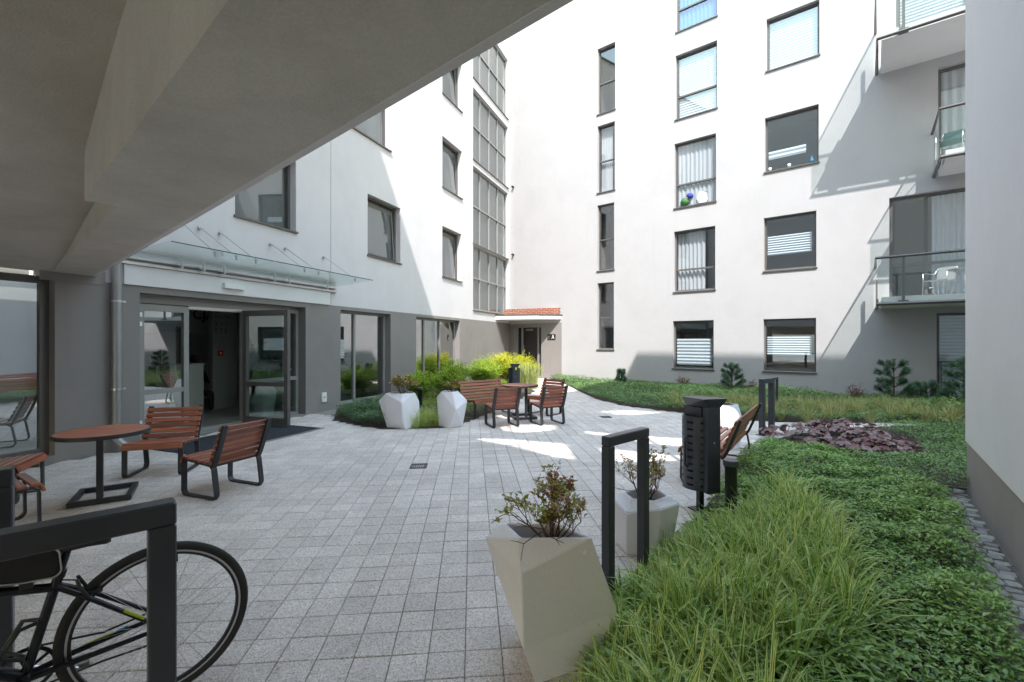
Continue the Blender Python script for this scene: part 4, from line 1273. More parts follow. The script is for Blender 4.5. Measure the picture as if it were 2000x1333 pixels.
stand('black bicycle stand rising between the two white planters near the grasses', (.60, 2.93), (.955, 3.255), 1.05, .065)
stand('black bicycle stand by the purple leaved plants, farthest of the stands', (4.42,8.08), (4.78,8.35), 1.0, .085)
stand('low black hoop standing in the tan grasses beyond the farthest bicycle stand', (5.9,10.3), (6.15,10.55), .85, .05)

# bollard lights
def bollard(label, c, h):
    r = thing('bollard_light', label, 'bollard', (c[0], c[1], 0), 0, 'short black bollard lights')
    mb = MB(); mb.lathe([(.052,0),(.052,h-.06),(.056,h-.058)], (0,0,0), 28); mb.build('post', M['black'], r)
    mb = MB(); mb.lathe([(.056,h-.058),(.068,h-.05),(.068,h-.008),(.063,h),(0,h)], (0,0,0), 28, False); mb.build('cap', M['black2'], r)
bollard('black cylindrical bollard light standing in the grasses beside the litter bin', (2.03, 4.22), .565)
bollard('small black bollard light between the two faceted planters by the shrubs', (-2.1,10.4), .62)

# litter bins
def bin_(label, c, rz, h=1.12, tagged=False):
    r = thing('litter_bin', label, 'litter bin', (c[0], c[1], 0), rz, 'black slotted litter bins')
    mb = MB(); mb.bbox((0,0,.13), .055, .055, .26, .004); mb.box((0,0,.006), .16, .16, .012); mb.build('post', M['black'], r)
    # slotted drum, slots are real gaps
    Rr, z0, z1 = .168, .23, .93
    n = 48; mb = MB()
    rows = 10
    zz = [z0, z0+.03]
    for k in range(rows):
        a = z0+.05+k*(z1-z0-.10)/(rows-1)
        zz += [a-.008, a+.008]
    zz += [z1-.03, z1]
    zz = sorted(zz)
    slotrows = set(); 
    for k in range(rows):
        a = z0+.05+k*(z1-z0-.10)/(rows-1)
        slotrows.add(round(a,4))
    for i in range(len(zz)-1):
        zm = round((zz[i]+zz[i+1])/2, 4)
        row = zm in slotrows
        for k in range(n):
            an0, an1 = 2*math.pi*k/n, 2*math.pi*(k+1)/n
            deg = math.degrees((an0+an1)/2) % 360
            if row and k % 6 in (1,2,3) and not (250 < deg < 290): continue
            mb.add([(Rr*math.cos(an0),Rr*math.sin(an0),zz[i]),(Rr*math.cos(an1),Rr*math.sin(an1),zz[i]),(Rr*math.cos(an1),Rr*math.sin(an1),zz[i+1]),(Rr*math.cos(an0),Rr*math.sin(an0),zz[i+1])], [(0,1,2,3)], True)
    mb.lathe([(0,z0),(Rr-.03,z0),(Rr,z0+.012)], (0,0,0), n, False)
    mb.build('drum', M['black2'], r)
    mb = MB(); mb.lathe([(0,z0+.02),(Rr-.03,z0+.02),(Rr-.03,z1-.02),(Rr-.05,z1-.02),(Rr-.05,z0+.05)], (0,0,0), 32); mb.build('liner', M['black'], r)
    mb = MB(); mb.lathe([(Rr,z1),(Rr,z1+.006),(Rr-.03,z1+.006),(Rr-.03,z1)], (0,0,0), n, False); mb.build('drum_rim', M['black2'], r)
    # flat front column that bends over as a hood
    mb = MB(); W = .15
    mb.bbox((0,-Rr+.005,(z0-.01+h-.075)/2), W, .07, h-.075-z0+.01, .005); col_ = mb.build('front_column', M['black2'], r)
    mb = MB(); mb.lathe([(0,0),(.008,0),(.008,.006),(0,.007)], (0,0,0), 12)
    lo = mb.build('lock', M['steel'], col_); lo.location = (0,-Rr-.03,.70); lo.rotation_euler = (R(90),0,0)
    mb = MB(); mb.hexa([(-W/2, -Rr-.03, h-.085), (W/2, -Rr-.03, h-.085), (W/2, Rr-.06, h-.095), (-W/2, Rr-.06, h-.095), (-W/2-.06, -Rr-.05, h), (W/2+.06, -Rr-.05, h), (W/2+.03, Rr-.03, h-.012), (-W/2-.03, Rr-.03, h-.012)]); mb.build('hood', M['black2'], r)
    mb = MB()
    for s in (-1,1): mb.box((s*(W/2-.004),.02,(z1+h-.1)/2), .006, .26, h-.1-z1)
    mb.box((0,.15,(z1+h-.1)/2), W, .006, h-.1-z1)
    mb.build('side_plate', M['black2'], r)
    mb = MB(); mb.tube([(-Rr-.004,-.03,.45),(-Rr-.03,-.03,.47),(-Rr-.03,-.03,.72),(-Rr-.004,-.03,.74)], .011, 8); mb.build('side_handle', M['black'], r)
    if tagged:
        mb = MB(); mb.box((.02,-Rr-.033,.93), .05, .003, .07); mb.build('label', mat('yellow_label', (.6,.6,.05), .5), r)
    return r
bin_('black slotted litter bin on a post with flared hood, nearest, beside the grasses', (1.86, 4.50), .28)
bin_('black litter bin with small yellow label behind the far round table', (.06,12.6), .15, 1.06, True)

# planters: faceted white tubs
def tub(label, loc, V, faces, top, rz=0.0, group='faceted white planters'):
    """V: corner points, top: indices of the rim"""
    r = thing('faceted_planter', label, 'planter', loc, rz, group)
    mb = MB(); V = [Vector(v) for v in V]; mb.add(V, faces)
    c = sum((V[i] for i in top), Vector())/len(top)
    inn = [V[i]+(Vector((c.x,c.y,V[i].z))-V[i]).normalized()*.022 for i in top]
    low = [v+Vector((0,0,-.085)) for v in inn]
    n = len(top)
    mb.add([V[i] for i in top]+inn+low, [(i,(i+1)%n,n+(i+1)%n,n+i) for i in range(n)]+[(n+i,n+(i+1)%n,2*n+(i+1)%n,2*n+i) for i in range(n)])
    me = mb.mesh('tub', [M['concrete']])
    import bmesh
    bm = bmesh.new(); bm.from_mesh(me); bmesh.ops.remove_doubles(bm, verts=bm.verts, dist=1e-5)
    bmesh.ops.recalc_face_normals(bm, faces=bm.faces)
    bmesh.ops.bevel(bm, geom=[e for e in bm.edges if len(e.link_faces) == 2], offset=.006, segments=2, affect='EDGES', clamp_overlap=True)
    bm.to_mesh(me); bm.free()
    put('tub', me, r)
    mb = MB(); mb.add([v+Vector((0,0,.004)) for v in low], [tuple(range(n))]); mb.build('potting_soil', M['soil'], r)
    return r, c
# near tub in its own corner points
oX, oY = .17, 2.42
L_ = lambda x, y, z: (x-oX, y-oY, z)
V1 = [L_(.031,2.22,.70), L_(.39,2.234,.70), L_(.241,2.41,.70), L_(-.046,2.41,.70),      # 0-3 rim d c b a
      L_(-.143,2.45,.605), L_(.046,2.15,.565), L_(.56,2.42,.23), L_(.33,2.70,.50),        # 4 e, 5 f, 6 g, 7 k
      L_(.056,2.20,.170), L_(.115,2.20,0), L_(.46,2.36,0), L_(.40,2.62,0), L_(.08,2.56,0)] # 8 j, 9 i, 10 h, 11, 12
F1 = [(0,1,5),(3,0,4),(0,5,4),(5,1,6),(5,6,8),(8,6,10,9),(4,5,8),(4,8,9),(4,9,12),(2,3,7),(3,4,7),(1,2,7),(1,7,6),(6,7,11,10),(7,4,12,11),(9,10,11,12)]
tub1, _ = tub('large faceted white planter in the foreground with a leaning pointed foot', (oX,oY,0), V1, F1, [0,1,2,3])
def generic(w, d, h, seed, foot=.72, lean=(0,0), mids=(.82,.62,.80,.55,.78,.6)):
    rr = random.Random(seed)
    V = []; n = 6
    def ring(sx, sy, z, ph, jit=.06):
        o = []
        for k in range(n):
            a = k*2*math.pi/n+ph
            o.append((sx*math.cos(a)*rr.uniform(1-jit,1+jit), sy*math.sin(a)*rr.uniform(1-jit,1+jit), z))
        return o
    t_ = ring(w*.34, d*.34, h, .2, .04); m_ = ring(w*.5, d*.5, h*.7, .3); b_ = ring(w*.5*foot, d*.5*foot, 0, .2)
    m_ = [(x+lean[0]*.3, y+lean[1]*.3, h*mids[k]) for k, (x, y, z) in enumerate(m_)]
    b_ = [(x+lean[0], y+lean[1], 0) for x, y, z in b_]
    V = t_+m_+b_
    F = []
    for k in range(n):
        j = (k+1) % n
        F += [(k, 6+k, 6+j), (k, 6+j, j)] if mids[k] > mids[j] else [(k, 6+k, j), (6+k, 6+j, j)]
        F += [(6+k, 12+k, 12+j), (6+k, 12+j, 6+j)] if mids[k] < mids[j] else [(6+k, 12+k, 6+j), (12+k, 12+j, 6+j)]
    F.append(tuple(range(17,11,-1)))
    return V, F, list(range(6))
def hull_tub(label, loc, rim, rest, rz=0.0):
    """faceted tub: the convex hull of its corner points with the level rim cut open"""
    import bmesh
    bm = bmesh.new()
    for p in rim + rest: bm.verts.new(p)
    res = bmesh.ops.convex_hull(bm, input=bm.verts)
    loose = [v for v in bm.verts if not v.link_faces]
    bmesh.ops.delete(bm, geom=loose, context='VERTS')
    bmesh.ops.dissolve_limit(bm, angle_limit=R(2), verts=bm.verts, edges=bm.edges)
    zr = rim[0][2]
    bm.verts.index_update()
    V = [tuple(v.co) for v in bm.verts]
    F = [[v.index for v in f.verts] for f in bm.faces if not all(abs(v.co.z-zr) < 1e-4 for v in f.verts)]
    top = [v.index for v in bm.verts if abs(v.co.z-zr) < 1e-4]
    cx_ = sum(V[i][0] for i in top)/len(top); cy_ = sum(V[i][1] for i in top)/len(top)
    top.sort(key=lambda i: math.atan2(V[i][1]-cy_, V[i][0]-cx_))
    bm.free()
    return tub(label, loc, V, F, top, rz)
tub2, _ = tub('low faceted white planter behind the bicycle stand, half buried in grasses', (1.08, 3.68, 0), *generic(.56, .50, .43, 3, .80, (0, .02), (.9, .84, .92, .8, .9, .86)), rz=.5)
tub3, _ = hull_tub('wide faceted white planter with dry tan shrub in front of the left shrubs', (-2.19, 8.88, 0),
    [(-.24, -.14, .67), (.10, -.20, .67), (.31, -.05, .67), (.18, .20, .67), (-.18, .20, .67)],
    [(-.41, .0, .51), (.11, -.30, .51), (.38, .0, .50), (.10, .36, .5), (-.30, .30, .5), (.11, -.28, .16), (-.22, -.10, 0), (.17, -.25, 0), (.40, -.02, 0), (.2, .25, 0), (-.2, .22, 0)])
tub4, _ = hull_tub('narrower faceted white planter left of the long bench', (-1.19, 8.98, 0),
    [(-.19, -.12, .69), (.03, -.17, .69), (.13, .0, .69), (.03, .18, .69), (-.17, .15, .69)],
    [(-.29, -.02, .57), (.12, -.28, .36), (.31, .0, .50), (.05, .30, .5), (-.25, .24, .55), (-.25, -.05, 0), (-.02, -.22, 0), (.22, -.02, 0), (.05, .25, 0), (-.2, .2, 0)])
tub5, _ = tub('faceted white planter standing behind the end-on bench on the right', (3.36,7.20,0), *generic(.62,.56,.68,12,.8,(.0,0),(.8,.7,.85,.72,.8,.6)), rz=.6)
tub6, _ = tub('pale planter holding the tall indoor plant inside the entrance', (*lfp(LF.ray(517,700,-.70)[0], -.70), .016), *generic(.52, .46, .66, 21, .7, (.0, 0)), rz=.6)

# lobby furniture and the person at the desk
ct0, ct1 = LF.ray(396,760,-2.3)[0], LF.ray(330,760,-2.3)[0]
cn = thing('reception_counter', 'pale tall reception counter just inside the open entrance', 'counter', (*lfp((ct0+ct1)/2,-2.5), .016), math.atan2(LF.d.y, LF.d.x))
mb = MB(); mb.box((0,0,.56), abs(ct1-ct0), .45, 1.12); mb.build('body', M['counter'], cn)
mb = MB(); mb.box((0,0,1.137), abs(ct1-ct0)+.04, .5, .03); mb.build('worktop', M['counter'], cn)
al = LF.ray(431,690,-2.58)
ab = thing('fire_alarm_point', 'small red fire alarm box on the dark lobby partition', 'alarm box', LF.P(al[0], al[1], -2.598), math.atan2(LF.d.y, LF.d.x))
mb = MB(); mb.box((0,0,0), .13, .04, .13); mb.build('case', M['red'], ab)
mb = MB(); mb.box((0,.021 if False else -.0,.0), .05, .05, .05); mb.build('button', M['signwhite'], ab)
# person: one skinned body seated behind the counter
def person(loc, rz):
    r = thing('person', 'dark-haired person seated behind the reception counter, only the head showing', 'person', loc, rz)
    vs = [(0,0,.50),(0,0,.72),(0,.01,.92),(0,.02,1.02),(0,.03,1.10),(0,.05,1.20),
          (.17,.02,.98),(.25,.10,.75),(.18,.32,.72),(-.17,.02,.98),(-.25,.10,.75),(-.18,.32,.72),
          (.10,.05,.48),(.12,.42,.48),(.12,.44,.06),(-.10,.05,.48),(-.12,.42,.48),(-.12,.44,.06)]
    ed = [(0,1),(1,2),(2,3),(3,4),(4,5),(3,6),(6,7),(7,8),(3,9),(9,10),(10,11),(0,12),(12,13),(13,14),(0,15),(15,16),(16,17)]
    rad = [.15,.14,.15,.09,.05,.09,.07,.05,.035,.07,.05,.035,.10,.075,.05,.10,.075,.05]
    me = bpy.data.meshes.new('body'); me.from_pydata(vs, ed, []); 
    o = put('body', me, r)
    sk = o.modifiers.new('skin', 'SKIN'); o.modifiers.new('sub', 'SUBSURF').levels = 1
    o.modifiers['sub'].render_levels = 2
    for v, rr in zip(me.skin_vertices[0].data, rad): v.radius = (rr, rr)
    me.skin_vertices[0].data[0].use_root = True
    me.materials.append(mat('dark_jumper', (.03,.03,.04), .9))
    mb = MB(); mb.lathe([(.0,-.125),(.05,-.115),(.073,-.06),(.08,0),(.078,.06),(.05,.10),(0,.115)], (0,.06,1.26), 20); 
    mb.add([(-.012,.135,1.25),(.012,.135,1.25),(0,.165,1.235),(0,.138,1.285)], [(0,1,2),(1,3,2),(3,0,2)])
    mb.build('head', mat('skin', (.45,.27,.2), .6), r)
    mb = MB(); mb.lathe([(.085,-.10),(.098,-.03),(.097,.04),(.075,.10),(.03,.128),(0,.132)], (0,.043,1.27), 20); mb.build('hair', mat('dark_hair', (.025,.014,.009), .5, bump=.6, bscale=120), r)
hp_ = lfp(LF.ray(379,700,-3.0)[0], -3.0)
person((hp_[0], hp_[1], -.04), math.atan2(LF.n.y, LF.n.x)-math.pi/2)

# ------------------------------------------------------------------ bicycle
bd = Vector((-.766,-.643)); HUB = Vector((-1.640,2.125)); WR = .358
bk = thing('bicycle', 'dark bicycle with lime and blue trim locked behind the near stand', 'bicycle', (HUB.x, HUB.y, 0), math.atan2(bd.y, bd.x))
# local x forwards, y to the rider's left, z up; rear hub at (0,0,WR)
def wheel(x, nm):
    r = WR
    w = MB(); n = 64
    w.tube([(x+(r-.018)*math.cos(k*2*math.pi/n), 0, WR+(r-.018)*math.sin(k*2*math.pi/n)) for k in range(n)], .0185, 12, closed=True)
    tyre = w.build(nm, M['rubber'], bk)
    w = MB()
    w.lathe([(r-.032,-.011),(r-.032,.011),(r-.056,.008),(r-.056,-.008),(r-.032,-.011)], (0,0,0), n, False)
    ri = w.build('rim', M['bikerim'], tyre); ri.location = (x,0,WR); ri.rotation_euler = (R(90),0,0)
    w = MB(); w.lathe([(r-.044,-.0108),(r-.036,-.0115),(r-.036,.0115),(r-.044,.0108)], (0,0,0), n, False); 
    rb = w.build('brake_track', M['steel'], tyre); rb.location = (x,0,WR); rb.rotation_euler = (R(90),0,0)
    w = MB()
    for k in range(32):
        a = k*2*math.pi/32; s = 1 if k % 2 else -1
        a2 = a+(.55 if (k//2) % 2 else -.55)
        w.tube([(x+.022*math.cos(a2), s*.026, WR+.022*math.sin(a2)), (x+(r-.055)*math.cos(a), 0, WR+(r-.055)*math.sin(a))], .0011, 4, cap=False)
    w.build('spokes', M['steel'], tyre)
    w = MB(); w.tube([(x,-.06,WR),(x,-.032,WR),(x,-.03,WR),(x,.03,WR),(x,.032,WR),(x,.06,WR)], [.008,.012,.028,.028,.012,.008], 16); w.build('hub', M['steel'], tyre)
    w = MB(); w.tube([(x-.06,0,WR+r-.056),(x-.062,0,WR+r-.10)], .004, 6); w.build('valve', M['black'], tyre)
M['bikerim'] = mat('rim_black', (.02,.02,.02), .4)
M['bikeframe'] = mat('frame_dark_blue', (.018,.020,.030), .25, .2)
M['lime'] = mat('lime_decal', (.40,.50,.02), .35); M['blue'] = mat('blue_decal', (.03,.16,.33), .35)
wheel(0, 'rear_wheel'); wheel(1.03, 'front_wheel')
BB = Vector((.438,0,.30)); ST = Vector((.345,0,.655)); HT = Vector((.86,0,.78)); HB_ = Vector((.895,0,.62)); RH = Vector((0,0,WR)); FH = Vector((1.03,0,WR))
mb = MB()
mb.tube([BB, ST+(ST-BB).normalized()*.04], .0175, 12); mb.tube([ST+Vector((0,0,-.02)), HT-Vector((0,0,.04))], .018, 12)
mb.tube([BB, HB_], .023, 12); mb.tube([HT+(HT-HB_).normalized()*.02, HB_-(HT-HB_).normalized()*.02], .022, 12)
mb.tube([BB-Vector((0,.04,0)), BB+Vector((0,.04,0))], .024, 14)
for s in (-1,1):
    mb.tube([ST+Vector((0,s*.012,-.015)), ST.lerp(RH,.3)+Vector((0,s*.036,0)), RH+Vector((0.012,s*.062,.01))], [.012,.011,.008], 10)
    mb.tube([BB+Vector((-.02,s*.02,0)), BB.lerp(RH,.3)+Vector((0,s*.040,0)), RH+Vector((0.01,s*.062,-.006))], [.013,.012,.009], 10)
    mb.tube([HB_+Vector((.005,s*.03,-.03)), HB_.lerp(FH,.5)+Vector((-.0,s*.045,0)), FH+Vector((0,s*.055,0))], [.014,.012,.009], 10)
mb.build('frame', M['bikeframe'], bk)
for (a, b, m_) in ((.38,.62,'lime'),(.64,.74,'blue')):
    w = MB(); q0 = BB.lerp(RH,a)+Vector((0,-.050-.012*a,.001)); q1 = BB.lerp(RH,b)+Vector((0,-.050-.012*b,.001)); w.tube([q0,q1], .0105, 8); w.build('decal', M[m_], bk)
w = MB(); q0 = ST.lerp(RH,.62); q1 = ST.lerp(RH,.82); w.tube([q0+Vector((0,.05,.006)),q1+Vector((0,.056,.006))], .0085, 8); w.build('decal', M['lime'], bk)
d0 = (ST-BB).normalized()
w = MB(); w.tube([ST+d0*.03, ST+d0*0.135], .0135, 12); w.tube([ST+d0*.02, ST+d0*.05], .021, 12); w.build('seatpost', M['black'], bk)
# saddle
w = MB(); top = ST + d0*0.145
prof = [(-.135,.066,.030),(-.12,.074,.034),(-.06,.066,.030),(0,.042,.024),(.06,.026,.020),(.12,.020,.018),(.145,.010,.012)]
vs = []; n = 10
for (x, hw, hh) in prof:
    for k in range(n):
        a = k*2*math.pi/n; vs.append((top.x+x, hw*math.cos(a), top.z+hh*math.sin(a)*(1 if math.sin(a) > 0 else .8)+(.012 if x < -.05 else 0)))
w.add(vs, [(i*n+k, i*n+(k+1)%n, (i+1)*n+(k+1)%n, (i+1)*n+k) for i in range(len(prof)-1) for k in range(n)]+[tuple(range(n-1,-1,-1)), tuple(range((len(prof)-1)*n, len(prof)*n))], True)
w.build('saddle', M['black'], bk)
# frame bag along the top tube with pale piping
w = MB(); vs = []; fs = []
out = [(.335,.69),(.335,.76),(.37,.805),(.45,.825),(.58,.825),(.68,.815),(.70,.80),(.66,.765),(.5,.715),(.4,.695)]
out = [(p.x, p.y) for p in round_poly([(.325, .69), (.335, .805), (.46, .835), (.69, .82), (.66, .745), (.45, .70)], .028, 5)]
k_ = len(out)
for s in (-1,1):
    for x, z in out: vs.append((x, s*.036, z))
for s in (-1,1):
    cx_ = sum(x for x, z in out)/k_; cz_ = sum(z for x, z in out)/k_
    for x, z in out: vs.append((cx_+(x-cx_)*.9, s*.046, cz_+(z-cz_)*.86))
fs = [tuple(range(3*k_-1,2*k_-1,-1)), tuple(range(3*k_,4*k_))]
for i in range(k_):
    j = (i+1) % k_
    fs += [(i,j,k_+j,k_+i), (2*k_+i,2*k_+j,j,i), (k_+i,k_+j,3*k_+j,3*k_+i)]
w.add(vs, fs); bag = w.build('frame_bag', mat('bag_fabric', (.018,.018,.02), .8), bk)
for s in (-1,1):
    w = MB(); w.tube([(x, s*.040, z) for x, z in out], .0035, 6, closed=True); w.build('piping', mat('piping_grey', (.5,.5,.5), .6), bag)
w = MB(); w.box((.43,0,.70), .04, .06, .07); w.build('strap', M['black'], bag)
# v-brake
w = MB(); c0 = ST.lerp(RH,.30)
for s in (-1,1): w.tube([c0+Vector((0,s*.037,0)), c0+Vector((.03,s*.04,.055)), c0+Vector((.04,s*.02,.085))], .007, 8); w.bbox((c0.x-.012,s*.026,c0.z+.02), .06, .012, .016, .003)
w.tube([c0+Vector((.04,.02,.085)), c0+Vector((.09,-.01,.09)), ST+Vector((.02,.0,.03))], .003, 6); w.build('rear_brake', M['black'], bk)
# drivetrain (right side, local -y)
w = MB(); n = 40
w.lathe([(.078,-.002),(.092,-.002),(.092,.002),(.078,.002),(.078,-.002)], (0,0,0), n, False)
for k in range(5):
    a = k*2*math.pi/5; w.tube([(0,0,0),(.08*math.cos(a),.08*math.sin(a),0)], .007, 6)
cr_ = w.build('chainring', M['black'], bk); cr_.location = (BB.x,-.055,BB.z); cr_.rotation_euler = (R(90),0,0)
ca = R(205)
for s, a in ((-1,R(208)),(1,R(28))):
    w = MB(); e0 = Vector((BB.x, s*.07, BB.z)); e1 = e0+Vector((math.cos(a)*.17, s*.012, math.sin(a)*-.17*-1))
    w.tube([e0,e1], [.014,.011], 10); cq = w.build('crank', M['steel'], bk)
    w = MB(); ce = e1+Vector((0,s*.055,0))
    w.box((ce.x+.032,ce.y,ce.z), .014, .085, .018); w.box((ce.x-.032,ce.y,ce.z), .014, .085, .018); w.box((ce.x,ce.y+.036,ce.z), .05, .012, .018); w.box((ce.x,ce.y-.036,ce.z), .05, .012, .018)
    w.tube([e1,ce+Vector((0,s*.03,0))], .006, 8); w.build('pedal', M['steel'], cq)
    w = MB(); w.box((ce.x+.041,ce.y,ce.z), .003, .03, .014); w.build('reflector', mat('amber_reflector', (.5,.16,.02), .2), cq)
w = MB()
w.lathe([(.02,-.015),(.045,-.012),(.042,-.006),(.038,0),(.033,.006),(.028,.012),(.02,.013)], (0,0,0), 24, False); cs_ = w.build('cassette', M['steel'], bk); cs_.location = (0,-.045,WR); cs_.rotation_euler = (R(90),0,0)
w = MB(); w.tube([(0,-.046,WR+.04),(.2,-.050,.362),(BB.x,-.055,BB.z+.091)], .0045, 6); w.tube([(.015,-.046,WR-.12),(.2,-.050,.235),(BB.x,-.055,BB.z-.091)], .0045, 6)
w.build('chain', M['black'], bk)
w = MB(); w.tube([(0.0,-.05,WR-.025),(.012,-.052,WR-.06),(.02,-.05,WR-.12)], [.012,.01,.012], 8); w.tube([(.02,-.058,WR-.12),(.02,-.042,WR-.12)], .022, 12); w.build('rear_derailleur', M['black'], bk)
# bottle cage, bars
w = MB()
for s in (-1,1): w.tube([BB+d0*.08+Vector((.02,s*.01,0)), BB+d0*.10+Vector((.09,s*.036,.02)), BB+d0*.2+Vector((.06,s*.04,.02)), BB+d0*.22+Vector((.02,s*.015,0))], .009, 6)
w.build('bottle_cage', M['black'], bk)
w = MB(); hp0 = HT+(HT-HB_).normalized()*.09
w.tube([HT,hp0,hp0+Vector((.08,0,.02))], .015, 10); w.tube([hp0+Vector((.06,-.29,.05)),hp0+Vector((.08,-.05,.02)),hp0+Vector((.08,.05,.02)),hp0+Vector((.06,.29,.05))], .012, 10); w.build('handlebar', M['black'], bk)
for s in (-1,1):
    w = MB(); w.tube([hp0+Vector((.061,s*.18,.04)),hp0+Vector((.058,s*.30,.051))], .017, 10); w.build('grip', M['rubber'], bk)

# ------------------------------------------------------------------ things on balconies and sills
def balcony_chair(label, p, rz, z, col):
    r = thing('balcony_chair', label, 'chair', (p.x, p.y, z), rz)
    mb = MB()
    for s in (-1,1):
        mb.tube([(s*.26,.24,0),(s*.25,.22,.42),(s*.26,.22,.62),(s*.26,.05,.64),(s*.25,-.22,.62),(s*.2,-.30,.78)], .012, 8)
        mb.tube([(s*.25,-.25,0),(s*.24,-.20,.42)], .012, 8)
    mb.build('frame', M['steel'], r)
    mb = MB(); mb.bbox((0,.0,.43), .46, .46, .014, .005); mb.build('seat', col, r)
    mb = MB(); mb.hexa([(-.2,-.24,.46),(.2,-.24,.46),(.2,-.225,.46),(-.2,-.225,.46),(-.2,-.315,.80),(.2,-.315,.80),(.2,-.3,.80),(-.2,-.3,.80)]); mb.build('backrest', col, r)
balcony_chair('grey metal armchair on the lowest glass balcony', BF.P(BF.ray(1835,560,.8)[0],0,.95), 1.9, 2.82, M['steel'])
balcony_chair('green chair on the middle glass balcony', BF.P(BF.ray(1868,270,.8)[0]-.1,0,.8), 2.2, 6.4, mat('green_plastic', (.03,.10,.09), .4))
tt = BF.P(BF.ray(1880,560,.7)[0],0,.75)
r = thing('balcony_table', 'small round metal table on the lowest balcony at the wall edge', 'table', (tt.x,tt.y,2.82), 0)
mb = MB(); mb.lathe([(0,.70),(.3,.70),(.3,.715),(0,.716)], (0,0,0), 24, False); mb.build('top', M['steel'], r)
for k in range(3):
    a = k*2.1; mb = MB(); mb.tube([(.08*math.cos(a),.08*math.sin(a),.70),(.26*math.cos(a),.26*math.sin(a),0)], .011, 8); mb.build('leg', M['steel'], r)
hk = HB[6][0]
def sill_thing(name, label, cat, u, mb_fn, w=None, z=.07):
    hh = w or hk
    p = BF.P(hh[0]+(hh[1]-hh[0])*u, hh[2]+z, -.20)
    r = thing(name, label, cat, p, math.atan2(BF.d.y, BF.d.x)); mb_fn(r); return r
def toy1(r):
    mb = MB(); mb.lathe([(0,0),(.12,.03),(.17,.13),(.13,.24),(.06,.30),(0,.31)], (0,0,0), 16); mb.build('body', mat('green_toy', (.03,.13,.03), .7), r)
    mb = MB(); mb.lathe([(0,0),(.05,.02),(.05,.06),(0,.08)], (.1,-.05,.22), 10); mb.build('ear', mat('toy_pink', (.5,.2,.15), .7), r)
def toy2(r):
    mb = MB(); mb.lathe([(0,0),(.11,.03),(.13,.12),(.08,.2),(0,.22)], (0,0,0), 14); mb.build('body', mat('blue_toy', (.02,.04,.30), .7), r)
def bag(r):
    mb = MB(); vs = []; n = 12
    for i, (rr, z) in enumerate(((.17,0),(.19,.12),(.18,.25),(.15,.36),(.17,.40))):
        for k in range(n): a = k*2*math.pi/n; q_ = rr*random.uniform(.85,1.1); vs.append((q_*math.cos(a), q_*.55*math.sin(a), z+random.uniform(-.02,.02)))
    mb.add(vs, [(i*n+k, i*n+(k+1)%n, (i+1)*n+(k+1)%n, (i+1)*n+k) for i in range(4) for k in range(n)], False); mb.build('paper', M['signwhite'], r)
sill_thing('soft_toy', 'round green soft toy behind the curtained window', 'toy', .22, toy1)
sill_thing('soft_toy', 'dark blue soft toy above the green one in the curtained window', 'toy', .34, toy2, z=.30)
sill_thing('paper_bag', 'crumpled white bag behind the curtained window', 'bag', .64, bag)
wk = HB[11][0]
def vase(r):
    mb = MB(); mb.lathe([(0,0),(.05,0),(.06,.08),(.03,.16),(.04,.2)], (0,0,0), 12); mb.build('vase', mat('blue_glass', (.1,.3,.5), .2), r)
def cup(r):
    mb = MB(); mb.lathe([(0,0),(.04,0),(.05,.1),(.045,.1),(.035,.02)], (0,0,0), 12); mb.build('cup', M['signwhite'], r)
sill_thing('vase', 'blue glass vase at the right end of the third floor window sill', 'vase', .87, vase, wk)
for u, lb in ((.08,'white cup at the left end of the third floor window sill'),(.45,'white cup at the middle of the third floor window sill')): sill_thing('cup', lb, 'cup', u, cup, wk)
# ------------------------------------------------------------------ plants
def npmesh(name, verts, quads, tint, edge, mt, smooth=False):
    me = bpy.data.meshes.new(name)
    nv, nf, k = len(verts), len(quads), quads.shape[1]
    me.vertices.add(nv); me.vertices.foreach_set('co', verts.astype(np.float32).ravel())
    me.loops.add(nf*k); me.loops.foreach_set('vertex_index', quads.astype(np.int32).ravel())
    me.polygons.add(nf); me.polygons.foreach_set('loop_start', (np.arange(nf)*k).astype(np.int32))
    me.polygons.foreach_set('loop_total', np.full(nf, k, np.int32))
    if smooth: me.polygons.foreach_set('use_smooth', np.ones(nf, bool))
    a = me.attributes.new('tint', 'FLOAT', 'POINT'); a.data.foreach_set('value', tint.astype(np.float32))
    if edge is not None:
        b = me.attributes.new('edge', 'FLOAT', 'POINT'); b.data.foreach_set('value', edge.astype(np.float32))
    me.materials.append(mt); me.update(calc_edges=True)
    return me

